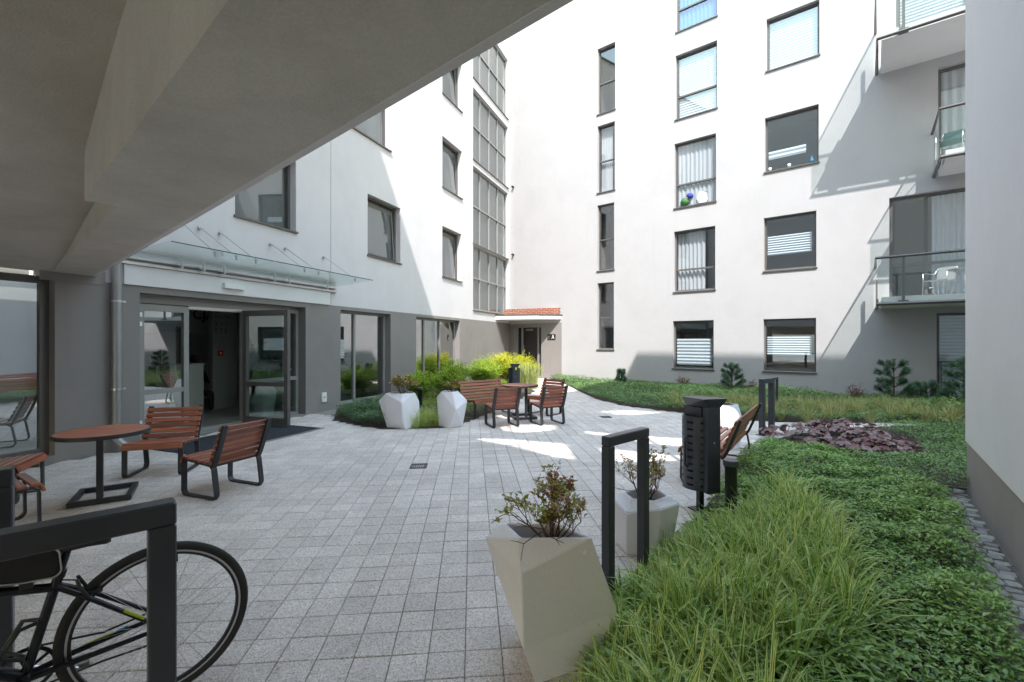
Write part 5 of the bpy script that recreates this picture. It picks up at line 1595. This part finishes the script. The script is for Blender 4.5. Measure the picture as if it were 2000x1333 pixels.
def blades(name, base, az, length, lean, width, mt, tint, droop=1.0, seg=5, tilt=None, pale=None):
    """grass blades as 3-column ribbons"""
    n = len(base); s = np.linspace(0, 1, seg+1)
    d = np.stack([np.cos(az), np.sin(az), np.zeros(n)], 1)
    side = np.stack([-np.sin(az), np.cos(az), np.zeros(n)], 1)
    V = np.zeros((n, seg+1, 3, 3)); E = np.zeros((n, seg+1, 3))
    pos = base.copy(); step = length/seg
    ang = lean.copy()
    for i in range(seg+1):
        w = width*(1-.15*s[i])*(1-np.maximum(0,(s[i]-.55)/.45)**1.5*.93)*(.55+.45*min(1,s[i]*3+.2))
        tang = d*np.sin(ang)[:,None] + np.array([0,0,1.0])*np.cos(ang)[:,None]
        nrm = np.cross(side, tang)
        for c_, k in ((0,-.5),(1,0),(2,.5)):
            V[:,i,c_] = pos + side*(w*k)[:,None] + (nrm*(w*.22)[:,None] if c_ != 1 else 0)
            E[:,i,c_] = 0 if c_ == 1 else 1
        pos = pos + tang*step[:,None]
        ang = ang + droop*(.15+.5*s[i])*(.35+lean)
        ang = np.minimum(ang, 2.4)
    idx = np.arange(n*(seg+1)*3).reshape(n, seg+1, 3)
    q_ = []
    for c_ in (0,1):
        q_.append(np.stack([idx[:,:-1,c_], idx[:,:-1,c_+1], idx[:,1:,c_+1], idx[:,1:,c_]], -1).reshape(-1,4))
    T = np.repeat(tint, (seg+1)*3)
    if pale is not None: E = E*pale[:,None,None]
    return npmesh(name, V.reshape(-1,3), np.concatenate(q_), T, E.reshape(-1), mt)

def leaves(name, pos, dirv, up, length, width, mt, tint, fold=.25, curl=.15):
    """folded pointed leaves, 4 triangles each"""
    n = len(pos)
    d = dirv/np.linalg.norm(dirv, axis=1)[:,None]
    sd = np.cross(d, up); sd /= np.maximum(np.linalg.norm(sd, axis=1), 1e-6)[:,None]
    nn = np.cross(sd, d)
    L = length[:,None]; W = width[:,None]
    V = np.zeros((n,6,3))
    V[:,0] = pos
    V[:,1] = pos + d*L*.45 - sd*W*.5 + nn*W*fold
    V[:,2] = pos + d*L*.45
    V[:,3] = pos + d*L*.45 + sd*W*.5 + nn*W*fold
    V[:,4] = pos + d*L - nn*L*curl
    V[:,5] = pos + d*L*.78 - nn*L*curl*.5
    b = np.arange(n)[:,None]*6
    T = np.concatenate([b+np.array([[0,2,1]]), b+np.array([[0,3,2]]), b+np.array([[1,2,5]]), b+np.array([[2,3,5]]), b+np.array([[1,5,4]]), b+np.array([[5,3,4]])])
    return npmesh(name, V.reshape(-1,3), T, np.repeat(tint,6), None, mt)

def sample(P, n, seed=0):
    P = np.asarray(P, float); rg = np.random.default_rng(seed)
    lo, hi = P.min(0), P.max(0); out = np.zeros((0,2))
    while len(out) < n:
        c = rg.uniform(lo, hi, (max(2000,n), 2)); out = np.concatenate([out, c[poly_in(P, c)]])
    return out[:n]
def vnoise(xy, s, seed=0):
    """smooth value noise"""
    q_ = xy*s+seed*17.3; i = np.floor(q_).astype(int); f = q_-i; f = f*f*(3-2*f)
    def h(a, b): 
        v = np.sin(a*127.1+b*311.7+seed*74.7)*43758.5453; return v-np.floor(v)
    a, b = i[:,0], i[:,1]
    return (h(a,b)*(1-f[:,0])+h(a+1,b)*f[:,0])*(1-f[:,1])+(h(a,b+1)*(1-f[:,0])+h(a+1,b+1)*f[:,0])*f[:,1]
def randdir(n, rg, zlo=-.1, zhi=.9):
    a = rg.uniform(0, 2*np.pi, n); z = rg.uniform(zlo, zhi, n); r = np.sqrt(np.maximum(0,1-z*z))
    return np.stack([r*np.cos(a), r*np.sin(a), z], 1)
UP = lambda n: np.tile([[0,0,1.0]], (n,1))

M['sedge'] = leafmat('sedge', (0.10, 0.25, 0.035), (0.26, 0.43, 0.07), .40, .3, c2=(0.82, 0.84, 0.33))
M['sedge_dry'] = leafmat('tan_grass', (0.13, 0.24, 0.05), (0.42, 0.36, 0.14), .5, .25, c2=(.44, .40, .16))
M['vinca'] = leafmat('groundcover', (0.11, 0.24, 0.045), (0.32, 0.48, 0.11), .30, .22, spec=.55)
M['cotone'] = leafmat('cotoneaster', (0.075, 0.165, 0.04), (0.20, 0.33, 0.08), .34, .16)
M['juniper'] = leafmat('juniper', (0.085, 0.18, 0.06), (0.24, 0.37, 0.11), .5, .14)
M['heuchera'] = leafmat('heuchera', (0.10, 0.018, 0.020), (0.21, 0.14, 0.135), .28, .06, spec=.7)
M['yellow'] = leafmat('golden_spirea', (0.20, 0.31, 0.025), (0.78, 0.74, 0.06), .45, .4)
M['midgreen'] = leafmat('green_spirea', (0.13, 0.29, 0.025), (0.48, 0.58, 0.07), .45, .40)
M['azalea'] = leafmat('azalea_leaf', (0.30, 0.08, 0.05), (0.36, 0.45, 0.09), .42, .25)
M['azalea_tan'] = leafmat('azalea_tan', (0.36, 0.23, 0.10), (0.38, 0.36, 0.13), .5, .2)
M['pine'] = leafmat('pine_needle', (0.06, 0.13, 0.08), (0.14, 0.24, 0.13), .45, .10)
M['redleaf'] = leafmat('red_leaf', (.16,.02,.02), (.20,.09,.04), .5, .2)

# variegated sedge in the foreground bed
sedge_zone = [(0.6, 1.0), (.30, 2.05)] + g2((1200,1172),(1266,1128),(1304,1082),(1342,1060),(1392,1030),(1452,1020),(1490,945),(1530,960),(1590,1020),(1640,1110),(1690,1230)) + [(1.20, 2.05), (1.35, 1.0)]
rg = np.random.default_rng(5)
pool = sample(sedge_zone, 6000, 3); tufts = []
for c in pool:
    if all((c[0]-d_[0])**2 + (c[1]-d_[1])**2 > .0108 for d_ in tufts): tufts.append(c)
tufts = np.array(tufts); nb = 40; n = len(tufts)*nb
edge_l = np.array(sedge_zone[1:9])
def dist_line(xy, L):
    best = np.full(len(xy), 9.0)
    for a, b in zip(L[:-1], L[1:]):
        ab = b-a; u = np.clip(((xy-a) @ ab)/(ab @ ab), 0, 1)
        best = np.minimum(best, np.hypot(*(xy - a - u[:,None]*ab).T))
    return best
tc = np.repeat(tufts, nb, 0); az = rg.uniform(0, 2*np.pi, n)
base = np.concatenate([tc + np.stack([np.cos(az),np.sin(az)],1)*rg.uniform(0,.035,n)[:,None], np.full((n,1),.0)], 1)
sz = np.repeat(rg.uniform(.72, 1.15, len(tufts))*np.clip(.42 + dist_line(tufts, edge_l)*1.5, .42, 1.0), nb)
tt_ = np.repeat(rg.uniform(0,1,len(tufts)), nb)*.6+rg.uniform(0,.4,n)
dead = rg.uniform(0, 1, n) < .05
pale_ = np.repeat(rg.uniform(.55, 1.4, len(tufts)), nb)*rg.uniform(.8, 1.1, n)
me = blades('sedge', base, az, rg.uniform(.16, .50, n)*sz, rg.uniform(.02, .80, n), rg.uniform(.009, .020, n), M['sedge'], np.where(dead, 1.0, tt_*.9), 1.1, pale=pale_)
o = put('sedge', me); stuff(o); tag(o, 'yellow-edged green sedge massed along the foreground bed', 'grass')

# glossy groundcover
vz = g2((1445,905),(1470,880),(1500,868),(1560,880),(1640,895),(1700,908),(1720,930)) + [rfp(.45, CW-.10), rfp(2.2, CW-.13), rfp(5.9, CW-.08)] + [(0.6, .95), (.32, 2.1)] + g2((1205,1170),(1275,1130),(1345,1048),(1400,990))
n = 105000
xy = sample(vz, n, 8)
dens = vnoise(xy, 3.2, 2); insed = poly_in(sedge_zone, xy)
keep = (rg.uniform(0, 1, n) < np.where(insed, .18, .22 + .95*dens)); xy = xy[keep]; n = len(xy); dens = dens[keep]
hh = .03 + .24*(.25 + .75*vnoise(xy, 2.4, 5))*(.40 + .60*vnoise(xy, 7, 6))
z = hh*(.45 + .55*np.sqrt(rg.uniform(0, 1, n))) + .012
d = randdir(n, rg, -.25, .55)
big_ = rg.uniform(0, 1, n)**2
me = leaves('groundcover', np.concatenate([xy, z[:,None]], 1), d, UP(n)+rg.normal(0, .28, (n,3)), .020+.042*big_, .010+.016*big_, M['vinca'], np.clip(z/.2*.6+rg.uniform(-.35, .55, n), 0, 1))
o = put('groundcover', me); stuff(o); tag(o, 'glossy dark green ground cover between sedge and near wall', 'ground cover')

# cotoneaster beside the corner of the near wall
cz = g2((1700,845),(1780,838),(1830,836)) + [(9.6, 8.9), ffp(6, .1), ffp(.1, .08), rfp(.30, .03), rfp(.42, CW-.06), rfp(.8, CW-.04)] + g2((1700,930),(1670,908),(1745,902),(1800,893),(1790,868),(1740,855))
n = 41000
xy = sample(cz, n, 9)
hh = .10 + .28*vnoise(xy, 1.6, 3)*(.45 + .55*vnoise(xy, 6, 4)); z = hh*np.sqrt(rg.uniform(.1, 1, n))
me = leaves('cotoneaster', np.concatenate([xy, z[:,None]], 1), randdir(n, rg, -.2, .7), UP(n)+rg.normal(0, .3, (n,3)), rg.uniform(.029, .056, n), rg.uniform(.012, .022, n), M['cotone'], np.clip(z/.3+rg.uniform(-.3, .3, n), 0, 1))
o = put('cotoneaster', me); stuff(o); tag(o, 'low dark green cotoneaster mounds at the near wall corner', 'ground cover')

# juniper carpet of the back bed
n = 60000
xy = sample(bed_back, n, 12)
fe = np.min(np.stack([np.hypot(xy[:,0]-p[0], xy[:,1]-p[1]) for p in bed_back[:9]]), 0)
hh = (.08 + .55*vnoise(xy, .9, 7)*(.45 + .55*vnoise(xy, 3.2, 8)))*np.clip(.35 + .65*vnoise(xy, .5, 4), .2, 1)*np.clip((xy[:,0] + 1)/5.0, .22, 1)
z = hh*np.sqrt(rg.uniform(.1,1,n))+.01
d = randdir(n, rg, .05, .65)
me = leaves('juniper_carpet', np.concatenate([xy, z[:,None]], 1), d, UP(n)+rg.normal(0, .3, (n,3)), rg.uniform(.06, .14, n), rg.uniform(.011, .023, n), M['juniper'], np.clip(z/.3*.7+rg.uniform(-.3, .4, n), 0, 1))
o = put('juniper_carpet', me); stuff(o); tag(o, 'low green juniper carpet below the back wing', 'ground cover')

# tan grasses at the front of the back bed
tz = g2((1395,800),(1400,812),(1470,822),(1490,826),(1600,829),(1800,828),(1860,832),(1880,815),(1800,803),(1640,800),(1500,798),(1440,792))
tz2 = g2((1290,800),(1380,811),(1400,800),(1320,788))
for k, (Z, cnt, lb) in enumerate(((tz, 95, 'tan tussock grasses along the front of the back bed'), (tz2, 16, 'green-tan tussocks at the left front corner of the back bed'))):
    tf = sample(Z, cnt, 14+k); nb = 60; n = cnt*nb
    tc = np.repeat(tf, nb, 0); az = rg.uniform(0, 2*np.pi, n)
    base = np.concatenate([tc+np.stack([np.cos(az),np.sin(az)],1)*rg.uniform(0,.05,n)[:,None], np.zeros((n,1))], 1)
    me = blades('tussock_grass', base, az, rg.uniform(.26,.52,n), rg.uniform(.08,.75,n), rg.uniform(.004,.008,n), M['sedge_dry'], np.repeat(rg.uniform(0,1,cnt),nb)*.6+rg.uniform(0,.4,n), 1.0, 4)
    o = put('tussock_grass', me); stuff(o); tag(o, lb, 'grass')

# purple heuchera: each plant with broad lobed leaves
def heu_leaf(seed):
    rr = random.Random(seed); mb = MB(); n = 14
    vs = [(0,0,0)]
    for k in range(n):
        a = -math.pi*.88+k*(1.76*math.pi)/(n-1)
        r_ = .06*(1+.18*math.cos(a*5)+rr.uniform(-.08,.08))
        vs.append((r_*math.cos(a)+.02, r_*math.sin(a), -.35*r_*r_/.06+rr.uniform(-.006,.006)))
    fs = [(0,k,k+1) for k in range(1,n)]
    mb.add(vs, fs, True)
    me = mb.mesh('leaf', [M['heuchera']])
    a = me.attributes.new('tint','FLOAT','POINT'); a.data.foreach_set('value', np.full(len(vs), rr.uniform(0,1), np.float32))
    return me
hl = [heu_leaf(s) for s in range(8)]
hz = g2((1490,858),(1520,846),(1590,836),(1650,834),(1700,840),(1740,862),(1790,880),(1800,898),(1760,905),(1700,898),(1640,888),(1580,874),(1530,866))
hp2 = []
cand = sample(hz, 1500, 22)
for c in cand:
    if all(np.hypot(*(c-d_)) > .215 for d_ in hp2): hp2.append(c)
    if len(hp2) >= 36: break
hp2.sort(key=lambda c: c[0])
for k, c in enumerate(hp2):
    r = thing('heuchera', 'purple leaved heuchera in the dark patch between ground cover and tan grasses', 'plant', (c[0], c[1], .0), 0, 'purple heuchera plants')
    for j in range(8):
        a = random.uniform(0, 2*math.pi); rad = random.uniform(.02,.15)
        o = put('leaf', random.choice(hl), r)
        o.location = (rad*math.cos(a), rad*math.sin(a), .20-rad*.5+random.uniform(-.03,.04)); s = random.uniform(.75,1.35); o.scale = (s,s,s)
        o.rotation_euler = (random.uniform(-.25, .25), .10 + rad*2.2 + random.uniform(-.15, .25), a)
    mb = MB()
    for j in range(6):
        a = j*1.05; mb.tube([(0,0,0),(.07*math.cos(a),.07*math.sin(a),.15)], .003, 4)
    mb.build('stems', M['bark'], r)

# shrubs of the left bed
def shrub(name, label, c, h, rad, mt, nl, ll, lw_, seed, group=None, stems=9, up=.35, cat='shrub', flat=1.0, lo=.12, zoff=0.0):
    rr = np.random.default_rng(seed)
    r = thing(name, label, cat, (c[0], c[1], zoff), 0, group)
    mb = MB(); tips = []
    for k in range(stems):
        a = rr.uniform(0, 2*np.pi); q_ = rr.uniform(.2,1)*rad
        e = Vector((q_*math.cos(a), q_*math.sin(a)*flat, h*rr.uniform(.6,1.0)*(1-.35*(q_/rad)**2)))
        m_ = Vector((e.x*.45, e.y*.45, e.z*.55)); tips.append((m_, e))
        mb.tube([(0,0,0), m_, e], [.008,.006,.003], 5, cap=False)
    mb.build('stems', M['bark'], r)
    # leaves along arching shoots
    ns = nl//14; P_ = []; D_ = []
    for k in range(ns):
        m_, e = tips[rr.integers(len(tips))]
        s0 = np.array(m_.lerp(e, rr.uniform(-.5,.9)))
        a = rr.uniform(0,2*np.pi); dv = np.array([math.cos(a), math.sin(a), rr.uniform(-.1,1.3)]); dv /= np.linalg.norm(dv)
        L_s = rr.uniform(.12,.34)*(h/.8)**.5
        for j in range(14):
            u = j/13; p_ = s0+dv*L_s*u+np.array([0,0,-.10*u*u*L_s])
            a2 = rr.uniform(0,2*np.pi); w_ = dv*.9+np.array([math.cos(a2),math.sin(a2),rr.uniform(-.3,.6)])
            P_.append(p_); D_.append(w_)
    P_ = np.array(P_); D_ = np.array(D_); n = len(P_)
    P_[:,2] = np.maximum(P_[:,2], .02)
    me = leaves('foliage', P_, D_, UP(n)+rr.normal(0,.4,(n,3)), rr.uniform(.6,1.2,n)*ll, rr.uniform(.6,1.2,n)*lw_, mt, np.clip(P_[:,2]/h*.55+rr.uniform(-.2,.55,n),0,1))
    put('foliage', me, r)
    return r
def lpos(px, off): return lfp(LF.ray(px,700)[0], off)
lsh = [(765,1.0,.85,.62,'midgreen','feathery green shrub at the left end of the shrub row by the shop window'),
       (800,1.35,1.0,.72,'midgreen','tall mid green shrub behind the wide planter with tan twigs'),
       (836,1.0,1.15,.72,'midgreen','green shrub behind the gap between the two faceted planters'),
       (868,1.5,1.05,.75,'midgreen','bright green shrub directly behind the narrower planter'),
       (893,1.0,1.15,.75,'midgreen','green shrub rising behind the left end of the long bench'),
       (925,1.3,1.3,.85,'yellow','golden yellow shrub behind the middle of the long bench'),
       (946,1.0,1.35,.85,'yellow','golden yellow shrub against the grey wall near the porch'),
       (948,1.7,1.2,.70,'yellow','golden yellow shrub left of the far litter bin')]
for k, (px, off, h, rad, mt, lb) in enumerate(lsh):
    shrub('spirea_shrub', lb, lpos(px, off), h, rad, M[mt], 12600, .076, .018, 40+k, 'spirea shrubs by the left wing', 22, flat=.85)
# ornamental grass by the porch
for k, (px, py) in enumerate(((1022,757),(1040,760),(1006,752))):
    c = G(px, py); n = 240; rr = np.random.default_rng(70+k)
    az = rr.uniform(0, 2*np.pi, n); base = np.stack([rr.normal(0, .08, n), rr.normal(0, .08, n), np.zeros(n)], 1)
    if 'reed' not in M: M['reed'] = leafmat('reed', (.17, .28, .07), (.44, .47, .17), .45, .35, c2=(.5, .5, .2))
    me = blades('blades', base, az, rr.uniform(.5, 1.1, n), rr.uniform(.03, .3, n), rr.uniform(.008, .016, n), M['reed'], rr.uniform(0, 1, n), .7, 6)
    r = thing('ornamental_grass', ['pale green tall grass clump right of the far litter bin','pale green grass clump nearest the porch door','pale grass clump hidden behind the far litter bin'][k], 'grass', (c.x,c.y,0), 0, 'tall grass clumps by the porch'); put('blades', me, r)
# dark juniper mound by the wide planter and sedge tufts between planters
def mound(name, label, P_, cnt, h, mt, ll, w_, seed, cat='ground cover'):
    rr = np.random.default_rng(seed); xy = sample(P_, cnt, seed); z = h*(.4+.6*vnoise(xy,2.0,seed))*np.sqrt(rr.uniform(.05,1,cnt))
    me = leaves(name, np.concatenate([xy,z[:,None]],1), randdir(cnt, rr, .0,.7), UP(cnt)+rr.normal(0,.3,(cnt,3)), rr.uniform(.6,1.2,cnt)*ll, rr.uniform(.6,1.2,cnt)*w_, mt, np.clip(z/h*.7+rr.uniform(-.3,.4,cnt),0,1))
    o = put(name, me); stuff(o); tag(o, label, cat)
M['dkjun'] = leafmat('dark_juniper', (0.05, 0.12, 0.05), (0.14, 0.23, 0.09), .5, .1)
mound('juniper_mound', 'low grey-green juniper left of the wide planter', g2((655,818),(700,832),(745,838),(775,830),(790,800))+[lpos(760,.35),lpos(672,.35)], 15000, .30, M['dkjun'], .075, .014, 81)
mound('shrub_underplanting', 'dark green underplanting below the shrub row', g2((760,832),(860,834),(905,824),(960,803),(1005,780))+[lpos(975,.4),lpos(760,.4)], 16000, .30, M['midgreen'], .06, .014, 82)
tf = np.array(g2((812,836),(826,834),(838,833),(822,830),(808,831),(848,832))); nb = 110; n = len(tf)*nb
tc = np.repeat(tf,nb,0); az = rg.uniform(0,2*np.pi,n); base = np.concatenate([tc+rg.normal(0,.05,(n,2)), np.zeros((n,1))],1)
o = put('sedge_tufts', blades('sedge_tufts', base, az, rg.uniform(.25,.5,n), rg.uniform(.05,.7,n), rg.uniform(.005,.009,n), M['sedge'], rg.uniform(0,1,n), 1.0)); stuff(o); tag(o, 'yellow-green sedge tufts between the two faceted planters', 'grass')

# azaleas in the planters
def azalea(label, c, z, h, rad, mt, seed, nst=11, nros=120, ll=.026, sky_=1):
    rr = np.random.default_rng(seed)
    r = thing('azalea', label, 'shrub', (c[0], c[1], z), 0, 'small shrubs in the faceted planters')
    mb = MB(); tips = []
    def grow(p, d, L, rd, dep):
        e = p+d*L; m_ = p+d*L*.5+Vector(rr.normal(0,.02,3))*L*2
        mb.tube([p,m_,e], [rd,rd*.85,rd*.7], 5, cap=False)
        tips.append((p.lerp(e,.6), d)); tips.append((e, d))
        if dep > 0:
            for _ in range(2 if rr.uniform() < .75 else 3):
                nd = (d+Vector(rr.normal(0,.42,3))+Vector((0,0,.12))).normalized(); grow(e, nd, L*rr.uniform(.55,.85), rd*.65, dep-1)
    for k in range(nst):
        a = k*2*math.pi/nst+rr.uniform(-.3,.3)
        d = Vector((math.cos(a)*rad/h*rr.uniform(.4,1.1), math.sin(a)*rad/h*rr.uniform(.4,1.1), 1)).normalized()
        grow(Vector((rr.normal(0,.015), rr.normal(0,.015), -.01)), d, h*.36*rr.uniform(.8,1.2), .0048, 2)
    mb.build('branches', M['bark'], r)
    P_ = []; D_ = []
    outer = [t for t in tips if t[0].z > h*.42]
    for (p, d) in outer:
        for j in range(rr.integers(5,9)):
            a = rr.uniform(0,2*np.pi); v = Vector((math.cos(a),math.sin(a),rr.uniform(.1,.9))).normalized()+d*.3
            P_.append(np.array(p)+rr.normal(0,.010,3)); D_.append(np.array(v))
    P_ = np.array(P_); D_ = np.array(D_); n = len(P_)
    cl = np.repeat(rr.uniform(0,1,n//7+1),7)[:n]
    put('foliage', leaves('foliage', P_, D_, UP(n)+rr.normal(0,.3,(n,3)), rr.uniform(.7,1.25,n)*ll, rr.uniform(.7,1.2,n)*ll*.5, mt, np.clip(cl*.8+rr.uniform(-.2,.3,n),0,1)), r)
azalea('sparse azalea with red and green leaves in the large foreground planter', (.20, 2.33), .625, .42, .42, M['azalea'], 90, 16, ll=0.036)
azalea('thin tan-leaved azalea in the low planter behind the bicycle stand', (1.10, 3.68), .35, .48, .40, M['azalea_tan'], 92, 10, ll=0.032)
azalea('dry tan shrub in the wide faceted planter at left', (-2.15, 8.86), .60, .46, .36, M['azalea_tan'], 93, 14, ll=0.06)
azalea('brown-leaved shrub in the narrower faceted planter', (-1.18,8.98), .61, .34, .24, M['azalea'], 94, 11, ll=.045)
azalea('low bronze shrub in the planter behind the end-on bench', (3.36,7.2), .60, .16, .26, M['azalea'], 95, 11, ll=.04)

# young pines of the back bed
def pine(label, c, h, seed, spread=.5):
    rr = np.random.default_rng(seed); r = thing('young_pine', label, 'pine', (c[0], c[1], 0), 0, 'young pines in the back bed')
    mb = MB(); mb.tube([(0,0,0),(.01,0,h*.5),(0,.01,h)], [.022,.014,.006], 7); 
    br = [((Vector((0,0,h*.72))), Vector((0,0,1)), h*.28)]
    for w_ in range(4):
        z = h*(.18+.2*w_); nbr = 5
        for k in range(nbr):
            a = k*2*math.pi/nbr+rr.uniform(-.3,.3); L = spread*h*(1-.6*z/h)*rr.uniform(.7,1.1)
            d = Vector((math.cos(a),math.sin(a),.55)).normalized(); p = Vector((0,0,z)); mb.tube([p,p+d*L], [.010,.004], 5, cap=False); br.append((p+d*L*.35, d, L*.7))
            for _ in range(2):
                d2 = (d+Vector(rr.normal(0,.4,3))+Vector((0,0,.4))).normalized(); br.append((p+d*L*.6, d2, L*.45))
    mb.build('trunk', M['bark'], r)
    P_ = []; D_ = []
    for p, d, L in br:
        for j in range(int(240*L/.3)+30):
            u = rr.uniform(0,1); a = rr.uniform(0,2*np.pi); o_ = d.orthogonal(); o2 = d.cross(o_)
            v = d*.75 + (o_*math.cos(a) + o2*math.sin(a))*.9; P_.append(np.array(p + d*L*u)); D_.append(np.array(v))
    P_ = np.array(P_); D_ = np.array(D_); n = len(P_)
    put('crown', leaves('crown', P_, D_, UP(n)+rr.normal(0, .3, (n,3)), rr.uniform(.06, .13, n), rr.uniform(.004, .008, n), M['pine'], rr.uniform(0, 1, n), 0.1, 0.0), r)
def bpos(px, off): return bfp(BF.ray(px,740)[0], off)
pine('small bushy pine at the left part of the back bed', bpos(1232,.9), .62, 101, .5)
pine('young pine below the second ground floor window', bpos(1443,1.0), .95, 102, .55)
pine('largest young pine in the back bed, right of the last window', bpos(1742,1.5), 1.2, 103, .55)
pine('ragged dark pine before the terrace door at the near wall corner', bpos(1853,2.6), 1.3, 104, .5)
pine('low spreading pine right of the largest one', bpos(1800,1.5), .62, 105, .8)
for k, (px, off, lb) in enumerate(((1350,.8,'small dark red shrub left of the young pine under the windows'),(1480,1.0,'small red-leaved shrub beside the farthest bicycle stand'),(1670,1.4,'small red-leaved shrub left of the largest pine'))):
    shrub('barberry', lb, bpos(px,off), .50, .35, M['redleaf'], 900, .035, .016, 110+k, 'red shrubs in the back bed', 10)

# a few dry leaves blown onto the paving
nl_ = 46; rr = np.random.default_rng(131)
pl_ = np.concatenate([np.stack([rr.uniform(-3.5, .2, nl_), rr.uniform(2.3, 9.0, nl_)], 1), np.stack([rr.uniform(.2, .9, 14), rr.uniform(2.9, 4.2, 14)], 1)])
nl_ = len(pl_)
me = leaves('fallen_leaves', np.concatenate([pl_, np.full((nl_, 1), .006)], 1), randdir(nl_, rr, -.02, .12), UP(nl_), rr.uniform(.018, .036, nl_), rr.uniform(.010, .02, nl_), M['azalea_tan'], rr.uniform(0, 1, nl_))
o = put('fallen_leaves', me); stuff(o); tag(o, 'a few small dry leaves scattered on the paving', 'leaves')

# tall indoor plant
c = lfp(LF.ray(513,700,-.68)[0], -.68)
r = thing('indoor_plant', 'tall glossy dracaena growing in the pale planter inside the entrance', 'plant', (*c,.5), 0)
rr = np.random.default_rng(120); mb = MB(); P_ = []; D_ = []
for k in range(3):
    a = k*2.1; q_ = Vector((.12*math.cos(a),.12*math.sin(a),.75+.25*k)); mb.tube([(0,0,.02),(q_.x*.5,q_.y*.5,q_.z*.5),q_], .014, 6)
    for j in range(26):
        a2 = rr.uniform(0,2*np.pi); P_.append(np.array(q_)+np.array([0,0,rr.uniform(-.25,.1)])); D_.append([math.cos(a2),math.sin(a2),rr.uniform(-.5,.9)])
mb.build('trunk', M['bark'], r); n = len(P_)
put('foliage', leaves('foliage', np.array(P_), np.array(D_), UP(n), rr.uniform(.25,.42,n), rr.uniform(.045,.065,n), M['cotone'], rr.uniform(0,1,n), .2, .3), r)
